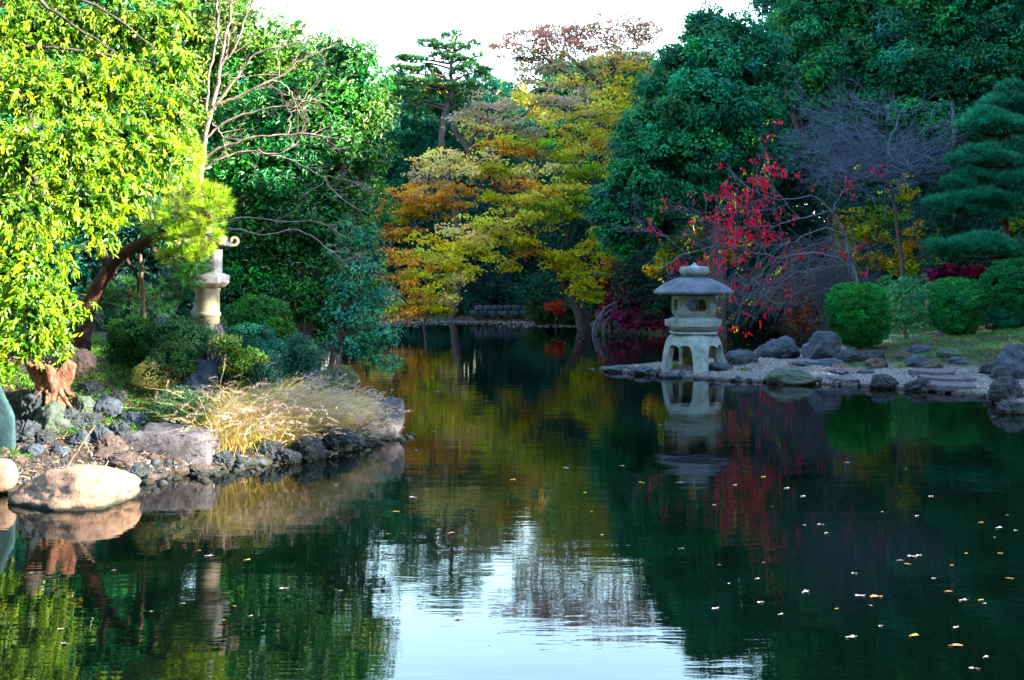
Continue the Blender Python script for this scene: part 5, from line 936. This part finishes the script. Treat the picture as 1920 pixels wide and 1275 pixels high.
# ------------------------------------------------------------------ clipped bushes
def ball(name, px, pb, rows, label, pal, Y=None, ln=.028, wd=.016, sub=.085, group="clipped bushes on the left bank", cov=1.5, nl=34, leaf='leaf', bark='bark', inner=.25, top=None, cat="clipped bush", flat=.8, **kw):
    if Y is None: Y = ghit(px, pb).y
    return tree(name, Y, (px, pb), [(rows[0][0], rows[0][1]+rows[0][3]*.5), (rows[0][0], rows[0][1])], [], pxl(Y, rows, .95), label, cat, bark, leaf, .03, group, dict(sub=sub, cov=cov, ln=ln, wd=wd, nl=nl, pal=pal, back=.6, inner=inner, top=top, flat=flat, hollow=.90, outer=1.02, **kw))
DG = [(0.010, 0.065, 0.024), (0.016, 0.085, 0.028), (0.007, 0.048, 0.022)]; YG = [(0.05, 0.12, 0.018), (0.10, 0.15, 0.03), (0.025, 0.09, 0.02)]; BG = [(0.010, 0.065, 0.036), (0.016, 0.085, 0.042), (0.007, 0.048, 0.032)]
ball("clipped_bush", 245, 690, [(247, 622, 40, 26), (230, 655, 28, 30, .1), (270, 665, 34, 28, .1)], "clipped bush with a crown coloured sunlit yellow-green at the foot of the prop pole", DG, 13.3, top=(0.16, 0.22, 0.03))
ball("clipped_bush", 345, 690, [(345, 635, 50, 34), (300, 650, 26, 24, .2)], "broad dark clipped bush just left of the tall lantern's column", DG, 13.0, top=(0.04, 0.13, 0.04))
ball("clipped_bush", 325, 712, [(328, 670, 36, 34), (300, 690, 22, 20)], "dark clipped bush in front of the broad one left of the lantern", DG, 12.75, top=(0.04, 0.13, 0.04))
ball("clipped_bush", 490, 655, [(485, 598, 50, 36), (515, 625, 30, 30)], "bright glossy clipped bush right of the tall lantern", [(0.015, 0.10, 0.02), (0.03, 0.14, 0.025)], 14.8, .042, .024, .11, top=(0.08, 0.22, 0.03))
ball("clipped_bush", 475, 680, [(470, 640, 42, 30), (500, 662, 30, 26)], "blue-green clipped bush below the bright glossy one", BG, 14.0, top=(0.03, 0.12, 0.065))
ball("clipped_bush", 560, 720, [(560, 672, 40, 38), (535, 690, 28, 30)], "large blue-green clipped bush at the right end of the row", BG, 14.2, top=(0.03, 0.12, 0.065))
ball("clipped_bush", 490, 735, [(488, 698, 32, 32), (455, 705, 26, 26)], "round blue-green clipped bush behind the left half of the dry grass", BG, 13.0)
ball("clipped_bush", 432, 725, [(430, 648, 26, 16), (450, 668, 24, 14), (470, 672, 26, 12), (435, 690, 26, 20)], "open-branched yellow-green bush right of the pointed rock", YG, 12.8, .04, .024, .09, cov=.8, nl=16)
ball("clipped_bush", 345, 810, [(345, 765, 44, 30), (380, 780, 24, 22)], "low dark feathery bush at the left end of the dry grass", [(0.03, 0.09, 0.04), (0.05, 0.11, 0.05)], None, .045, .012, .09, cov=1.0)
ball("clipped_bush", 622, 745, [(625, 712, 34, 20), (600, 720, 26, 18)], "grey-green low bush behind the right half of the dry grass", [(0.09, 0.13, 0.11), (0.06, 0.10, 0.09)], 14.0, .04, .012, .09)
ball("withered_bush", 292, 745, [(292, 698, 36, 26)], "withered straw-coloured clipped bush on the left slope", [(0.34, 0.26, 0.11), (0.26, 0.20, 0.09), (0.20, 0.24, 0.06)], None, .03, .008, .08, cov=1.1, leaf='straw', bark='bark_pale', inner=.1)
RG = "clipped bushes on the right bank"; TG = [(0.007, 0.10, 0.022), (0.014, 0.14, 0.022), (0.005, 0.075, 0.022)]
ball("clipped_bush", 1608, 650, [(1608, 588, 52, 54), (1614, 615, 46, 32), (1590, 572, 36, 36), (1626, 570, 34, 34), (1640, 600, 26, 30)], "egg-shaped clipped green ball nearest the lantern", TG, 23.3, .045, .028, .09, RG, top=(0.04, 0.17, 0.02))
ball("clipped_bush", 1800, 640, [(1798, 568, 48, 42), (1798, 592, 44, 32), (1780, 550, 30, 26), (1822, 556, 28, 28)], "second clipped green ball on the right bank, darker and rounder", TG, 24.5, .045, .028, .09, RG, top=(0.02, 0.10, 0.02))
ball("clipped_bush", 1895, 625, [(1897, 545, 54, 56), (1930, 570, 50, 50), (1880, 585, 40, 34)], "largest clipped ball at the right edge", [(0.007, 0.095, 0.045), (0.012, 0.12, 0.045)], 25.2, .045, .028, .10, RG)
ball("feathery_shrub", 1705, 640, [(1690, 560, 42, 34), (1720, 560, 40, 36), (1700, 600, 52, 32), (1730, 590, 30, 34), (1680, 540, 26, 20)], "feathery light green shrub between the first two clipped balls", [(0.05, 0.24, 0.10), (0.04, 0.19, 0.08), (0.08, 0.28, 0.09)], 25.5, .07, .02, .16, None, .8, 18, inner=.1, cat="shrub")

# ------------------------------------------------------------------ grasses, ground cover, litter
def blades(mb, P, D, ln, w, bend, col, seg=4):
    n = len(P); D = unit(D); S = unit(np.cross(D, np.array([0, 0, 1.0])+.3*RNG.normal(size=(n, 3)))); bd = unit(RNG.normal(size=(n, 3))*np.array([1, 1, 0.05])+np.array(bend)); V = []
    for k in range(seg+1):
        t = k/seg; p = P+D*(ln*t)[:, None]+bd*(ln*.55*t*t)[:, None]+np.array([0, 0, -1])*(ln*.30*t**3)[:, None]; ww = (w*(1-t*.85))[:, None]; V += [p-S*ww/2, p+S*ww/2]
    V = np.stack(V, 1); m_ = 2*(seg+1); k = np.arange(n)[:, None]*m_
    mb.add(V.reshape(-1, 3), np.concatenate([k+np.array([[2*i_, 2*i_+1, 2*i_+3, 2*i_+2]]) for i_ in range(seg)]), np.concatenate([col]*seg)); return V[:, -1]
mb = MB(); STR = [(0.50, 0.38, 0.17), (0.60, 0.47, 0.25), (0.42, 0.34, 0.10), (0.26, 0.28, 0.05), (0.54, 0.40, 0.25)]
cl = []
for q in range(62):
    t = random.random(); px = 385+285*t; pb = 845-32*t+random.uniform(-38, 4); p = ghit(px, pb); cl.append((p, random.uniform(.75, 1.15)*(.62 if px > 600 else 1)))
for p, s_ in cl:
    n_ = 190; P = np.array(tuple(p))+RNG.normal(size=(n_, 3))*np.array([.09, .09, 0]); P[:, 2] = height(P[:, 0], P[:, 1])-.01; D = unit(np.array([.15, -.1, 1.0])+.45*RNG.normal(size=(n_, 3))*np.array([1, 1, .1]))
    e = blades(mb, P, D, s_*RNG.uniform(.35, .88, n_), RNG.uniform(.004, .009, n_), (.5, -.25, 0), jit(STR, n_, .2))
    h = RNG.random(n_) < .13; E = e[h]
    if len(E):
        k = 26; ii = np.repeat(np.arange(len(E)), k); t_ = RNG.uniform(0, .13, (len(ii), 1)); ax_ = unit(np.array([.8, -.1, .25])+.4*RNG.normal(size=(len(E), 3)))[ii]
        leaves(mb, E[ii]+ax_*t_+np.array([0, 0, -1])*t_**2*2.0, unit(ax_+.8*rdir(len(ii))), rdir(len(ii)), .024, .006, jit([(0.40, 0.31, 0.27), (0.46, 0.36, 0.32), (0.34, 0.25, 0.24)], len(ii), .15))
for q in range(26):
    t = random.random(); p = ghit(390+280*t, 842-34*t+random.uniform(-30, 0)); n_ = 30; P = np.array(tuple(p))+RNG.normal(size=(n_, 3))*np.array([.06, .06, 0]); P[:, 2] = height(P[:, 0], P[:, 1]); blades(mb, P, unit(np.array([0, 0, 1.0])+.3*RNG.normal(size=(n_, 3))), RNG.uniform(.15, .4, n_), RNG.uniform(.004, .008, n_), (.2, -.1, 0), jit([(0.12, 0.22, 0.03), (0.18, 0.26, 0.04)], n_))
o = mb.build("dry_grass", M['straw'], None, False); tag(o, "thick stand of dry straw-coloured fountain grass on the left bank tip", kind="stuff")
# tall single reeds
for a, b_, c_, lab in [((408, 790), (412, 735), (422, 672), "tallest dry reed at the left end of the grass"), ((500, 770), (512, 715), (524, 665), "single dry reed standing behind the grass middle"), ((682, 815), (686, 770), (692, 732), "thin reed by the lavender tip boulder"), ((430, 760), (440, 710), (448, 690), "dry reed leaning right at the left end of the grass")]:
    Y = ghit(*a).y if a[1] < 815 else 13.6; g_ = ghit(*a); mb = MB(); p = limb(mb, [Vector((g_.x, Y, gz(g_.x, Y)-.02)), at(*b_, Y), at(*c_, Y)], .005, .003, 5, 5, .003)
    k = 60; t_ = RNG.uniform(0, .16, (k, 1)); ax_ = np.array(tuple((p[-1]-p[-3]).normalized())); P = np.array(tuple(p[-1]))-ax_*t_; leaves(mb, P, unit(ax_+.6*rdir(k)), rdir(k), .03, .006, jit([(0.42, 0.33, 0.22)], k)); o = mb.build("reed", M['straw'], None, False, loc=(g_.x, Y, gz(g_.x, Y))); tag(o, lab, "reed", "dry reeds in the grass")
mb = MB(); p = limb(mb, [at(124, 878, 10.2), at(150, 838, 10.25), at(179, 797, 10.3)], .011, .006, 7, 4, .004); limb(mb, [at(155, 828, 10.25), at(163, 836, 10.2), at(170, 850, 10.2)], .004, .002, 4, 3, .002)
o = mb.build("dead_stick", M['pole'], None, True, loc=tuple(at(124, 878, 10.2))); tag(o, "pale dead stick leaning behind the big tan boulder", "stick")
# ground cover on both banks
def scatter(n, zone, dmin=.05):
    X = RNG.uniform(zone[0], zone[1], n); Y = RNG.uniform(zone[2], zone[3], n); k = sdf(X, Y) > dmin; X, Y = X[k], Y[k]; return np.stack([X, Y, height(X, Y)], 1)
mb = MB(); P = scatter(22000, (-7.5, -1.6, 10.8, 17), .35); k = (fbm(P[:, 0], P[:, 1], 1.3) > .1) & (RNG.random(len(P)) < .8); P = P[k]; ii = np.repeat(np.arange(len(P)), 6); Q = P[ii]+RNG.normal(size=(len(ii), 3))*np.array([.035, .035, .012]); Q[:, 2] += .015
leaves(mb, Q, unit(rdir(len(Q))*np.array([1, 1, .4])+np.array([0, 0, .6])), rdir(len(Q))+np.array([0, 0, 1]), RNG.uniform(.02, .05, len(Q)), .014, jit([(0.05, 0.15, 0.02), (0.09, 0.20, 0.03), (0.03, 0.10, 0.02)], len(Q)))
o = mb.build("ground_cover", M['leaf'], None); tag(o, "low green weeds on the left bank soil", kind="stuff")
mb = MB(); P = scatter(9000, (5.5, 13, 19, 27), .9); px = 960+P[:, 0]/P[:, 1]*F; py = HY+(H0-P[:, 2])/P[:, 1]*F; k = (px > 1590)*(py < 690)*(fbm(P[:, 0], P[:, 1], 1.1)+.25*RNG.normal(size=len(P)) > -.1) == 1; P = P[k]; ii = np.repeat(np.arange(len(P)), 5); n_ = len(ii); Q = P[ii]+RNG.normal(size=(n_, 3))*np.array([.03, .03, 0])
blades(mb, Q, unit(np.array([0, 0, 1.0])+.5*RNG.normal(size=(n_, 3))), RNG.uniform(.06, .16, n_), RNG.uniform(.006, .012, n_), (0, -.1, 0), jit([(0.02, 0.12, 0.04), (0.035, 0.15, 0.05), (0.08, 0.12, 0.03)], n_), 2)
o = mb.build("ground_cover", M['leaf'], None); tag(o, "short green tufts and ivy on the right bank slope", kind="stuff")
mb = MB()
for px, pb, h_, pal in [(1262, 690, .3, [(0.14, 0.2, 0.02)]), (1290, 686, .25, [(0.3, 0.22, 0.03)]), (1396, 695, .2, [(0.08, 0.16, 0.03)]), (1395, 668, .35, [(0.42, 0.35, 0.22)]), (1405, 668, .4, [(0.42, 0.35, 0.22)]), (1385, 668, .3, [(0.42, 0.35, 0.22)]), (1575, 690, .15, [(0.3, 0.2, 0.1)]), (1690, 690, .15, [(0.12, 0.16, 0.03)]), (1480, 688, .12, [(0.3, 0.2, 0.12)]), (1240, 692, .1, [(0.2, 0.2, 0.05)])]:
    p = ghit(px, pb) if pb > 670 else at(px, pb+12, 24.3); n_ = 70; P = np.array((p.x, p.y, gz(p.x, p.y)))+RNG.normal(size=(n_, 3))*np.array([.07, .05, 0]); blades(mb, P, unit(np.array([0, 0, 1.0])+.3*RNG.normal(size=(n_, 3))), h_*RNG.uniform(.5, 1.1, n_), RNG.uniform(.005, .012, n_), (0, 0, 0), jit(pal, n_))
o = mb.build("grass_tufts", M['straw'], None); tag(o, "small grass tufts around the lantern legs on the spit", kind="stuff")
mb = MB()
for zone, n_, pal, ln in [((-7.5, -1.4, 10.0, 15), 9000, [(0.11, 0.06, 0.035), (0.08, 0.04, 0.027), (0.15, 0.10, 0.055), (0.05, 0.027, 0.02)], .035), ((1.6, 12, 18, 26), 9000, [(0.13, 0.05, 0.045), (0.18, 0.12, 0.06), (0.10, 0.04, 0.045), (0.2, 0.15, 0.07)], .05)]:
    P = scatter(n_, zone, .0)
    if zone[0] > 0: P = P[(sdf(P[:, 0], P[:, 1]) < .5) | (fbm(P[:, 0], P[:, 1], 2.2) > .5)]
    P[:, 2] += .012; m_ = len(P); leaves(mb, P, rdir(m_)*np.array([1, 1, .25]), np.array([0, 0, 1.0])+.35*RNG.normal(size=(m_, 3)), ln*RNG.uniform(.6, 1.4, m_), ln*.5, jit(pal, m_, .25), .2)
P = np.stack([RNG.uniform(-6.5, 3.2, 5000), RNG.uniform(38.6, 43.2, 5000)], 1); px = 960+P[:, 0]/P[:, 1]*F; s_ = sdf(P[:, 0], P[:, 1]); P = P[(s_ < 0) & (s_ > -3.2*RNG.random(len(P))) & (px > 690)]; m_ = len(P); P = np.concatenate([P, np.full((m_, 1), .006)], 1)
leaves(mb, P, rdir(m_)*np.array([1, 1, .0]), np.array([0, 0, 1.0])+.12*RNG.normal(size=(m_, 3)), RNG.uniform(.06, .14, m_), .07, jit([(0.14, 0.12, 0.12), (0.10, 0.09, 0.10), (0.17, 0.15, 0.13)], m_, .25), .1)
o = mb.build("leaf_litter", M['litter'], None); tag(o, "fallen leaves littering the banks and the far waterline", kind="stuff")
# pebbles and twigs too many to count
def pebbles(name, P, s, pal, label):
    n = len(P); o = np.array([(1, 0, 0), (-.9, .2, 0), (0, 1, 0), (.1, -1, 0), (0, .1, .7), (0, 0, -.6)], float); f = np.array([(0, 2, 4), (2, 1, 4), (1, 3, 4), (3, 0, 4), (2, 0, 5), (1, 2, 5), (3, 1, 5), (0, 3, 5)])
    a_ = RNG.uniform(0, 6.28, n); ca, sa = np.cos(a_), np.sin(a_); q = o[None]*(1+.3*RNG.normal(size=(n, 6, 1)))*s[:, None, None]; x = q[..., 0]*ca[:, None]-q[..., 1]*sa[:, None]; y = q[..., 0]*sa[:, None]+q[..., 1]*ca[:, None]
    m_ = MB(); m_.add((np.stack([x, y, q[..., 2]], -1)+P[:, None]).reshape(-1, 3), (np.arange(n)[:, None, None]*6+f[None]).reshape(-1, 3), np.repeat(jit(pal, n, .25), 8, 0)); o_ = m_.build(name, M['litter'], None); tag(o_, label, kind="stuff")
P = scatter(26000, (1.5, 10, 17.5, 25), .0); k = sdf(P[:, 0], P[:, 1]) < 2.2; P = P[k]; pebbles("gravel", P, RNG.uniform(.008, .028, len(P)), [(0.13, 0.115, 0.105), (0.075, 0.068, 0.065), (0.17, 0.15, 0.13), (0.045, 0.043, 0.045)], "loose gravel on the lantern's spit")
P = scatter(26000, (-7.5, -1.4, 10.0, 14.5), .0); k = sdf(P[:, 0], P[:, 1]) < .9*RNG.random(len(P))+.05; P = P[k]; pebbles("shore_gravel", P, RNG.uniform(.010, .040, len(P)), [(0.035, 0.026, 0.022), (0.015, 0.016, 0.02), (0.055, 0.04, 0.032), (0.025, 0.028, 0.03)], "coarse dark gravel along the left shore")
mb = MB(); P = scatter(1500, (-7.5, -1.4, 10.2, 15.5), .05)
for p in P: a_ = random.uniform(0, 6.28); l_ = random.uniform(.05, .22); e = Vector((math.cos(a_), math.sin(a_), random.uniform(0, .5)))*l_; p = Vector(p)+Vector((0, 0, .012)); mb.tube([p, p+e*.5+Vector((random.gauss(0, .01), random.gauss(0, .01), .015)), p+e], [.004, .003, .0015], 3, [(0.10, 0.06, 0.04), (0.22, 0.15, 0.09), (0.05, 0.035, 0.03)][random.randint(0, 2)])
o = mb.build("fallen_twigs", M['litter'], None); tag(o, "small dead twigs strewn over the left bank", kind="stuff")
# floating leaves: individuals that share four shapes
FL = [("pale lilac fallen leaf floating on the pond", (0.20, 0.18, 0.21), .038), ("yellow fallen leaf floating on the pond", (0.18, 0.15, 0.02), .038), ("rust-brown fallen leaf floating on the pond", (0.17, 0.07, 0.035), .048), ("greyish curled leaf floating on the pond", (0.10, 0.10, 0.10), .034)]
prot = []
for lab, cc, ln in FL:
    mb = MB(); n_ = 12; V = [(0, 0, .004)]
    for k in range(n_):
        q = k*2*math.pi/n_; r_ = ln*(1 if k % 2 else .72)*random.uniform(.85, 1.1); V.append((r_*math.cos(q)*1.25, r_*math.sin(q)*.8, .006+.012*random.random()))
    mb.add(V, [(0, 1+k, 1+(k+1) % n_) for k in range(n_)], cc); mb.tube([(ln, 0, .006), (ln*1.9, ln*.2, .008)], [.003, .002], 4, cc)
    o = mb.build("floating_leaf", M['litter'], None, loc=(0, 0, 0)); tag(o, lab, "floating leaf", "fallen leaves floating on the pond"); prot.append(o)
spots = [(848, 1000, 2), (1508, 931, 0), (1478, 916, 0), (1448, 950, 3), (1655, 960, 0), (1720, 968, 3), (1888, 966, 0), (1876, 990, 0), (1904, 995, 0), (1840, 980, 1), (1865, 1008, 3), (1722, 1042, 0), (1708, 1044, 0), (1700, 1058, 1), (1690, 1052, 3), (1812, 1038, 1), (1874, 1038, 1), (1785, 1060, 1), (1432, 1055, 3), (1600, 1076, 3), (1610, 1118, 0), (1640, 1120, 2), (1512, 1110, 0), (1424, 1131, 3), (1340, 1142, 0), (1466, 1152, 0), (1568, 1142, 1), (1810, 1126, 0), (1838, 1126, 1), (1848, 1132, 0), (1780, 1110, 2), (1715, 1192, 1), (1796, 1212, 2), (1850, 1232, 0), (1824, 1255, 3), (1650, 1175, 3),
         (1590, 868, 0), (1060, 878, 0), (1200, 905, 1), (935, 1186, 3), (112, 1180, 0), (285, 1147, 0), (120, 1208, 3), (374, 1033, 2), (395, 1043, 0), (465, 1050, 1), (472, 1155, 0), (345, 1133, 3), (440, 1137, 1), (420, 1163, 1), (740, 960, 1), (630, 910, 1), (640, 1108, 3), (1310, 775, 0), (1250, 640, 0), (820, 735, 0), (945, 650, 0), (1060, 690, 3), (780, 845, 0), (815, 810, 0), (1430, 895, 1), (1380, 910, 0), (1700, 880, 3), (1550, 1000, 3), (1750, 1085, 0), (1280, 1030, 3), (1110, 960, 3), (960, 900, 1), (1890, 1085, 1), (1510, 985, 0), (1350, 1060, 3), (530, 1105, 3), (215, 1070, 3), (60, 1075, 3), (1130, 1003, 0), (940, 745, 3), (1190, 652, 0), (1130, 628, 2), (1085, 640, 0), (1165, 640, 0)]
for k in range(22): spots.append((random.uniform(760, 1900), 760+500*random.random()**1.5, random.choice([0, 0, 1, 3])))
for k in range(70): spots.append((random.uniform(960, 1560), random.uniform(618, 660), random.choice([0, 0, 1, 2, 3])))
nn_ = [0]*4
for px, py, k in spots:
    Y = H0*F/(py-HY); x = (px-960)/F*Y
    if sdf(np.array([x]), np.array([Y]))[0] > -.08: continue
    o = prot[k] if nn_[k] == 0 else prot[k].copy()
    if nn_[k]: COL.objects.link(o)
    nn_[k] += 1; o.location = (x, Y, .001); o.rotation_euler = (0, 0, random.uniform(-.6, .6)+random.choice([0, 3.14])); s_ = random.uniform(.22, .7)*(1 if py > 760 else 1.3); o.scale = (s_, s_*random.uniform(.6, 1), s_)
print("tris", sum(len(o.data.polygons) for o in bpy.data.objects if o.type == 'MESH'), "objs", len(bpy.data.objects))
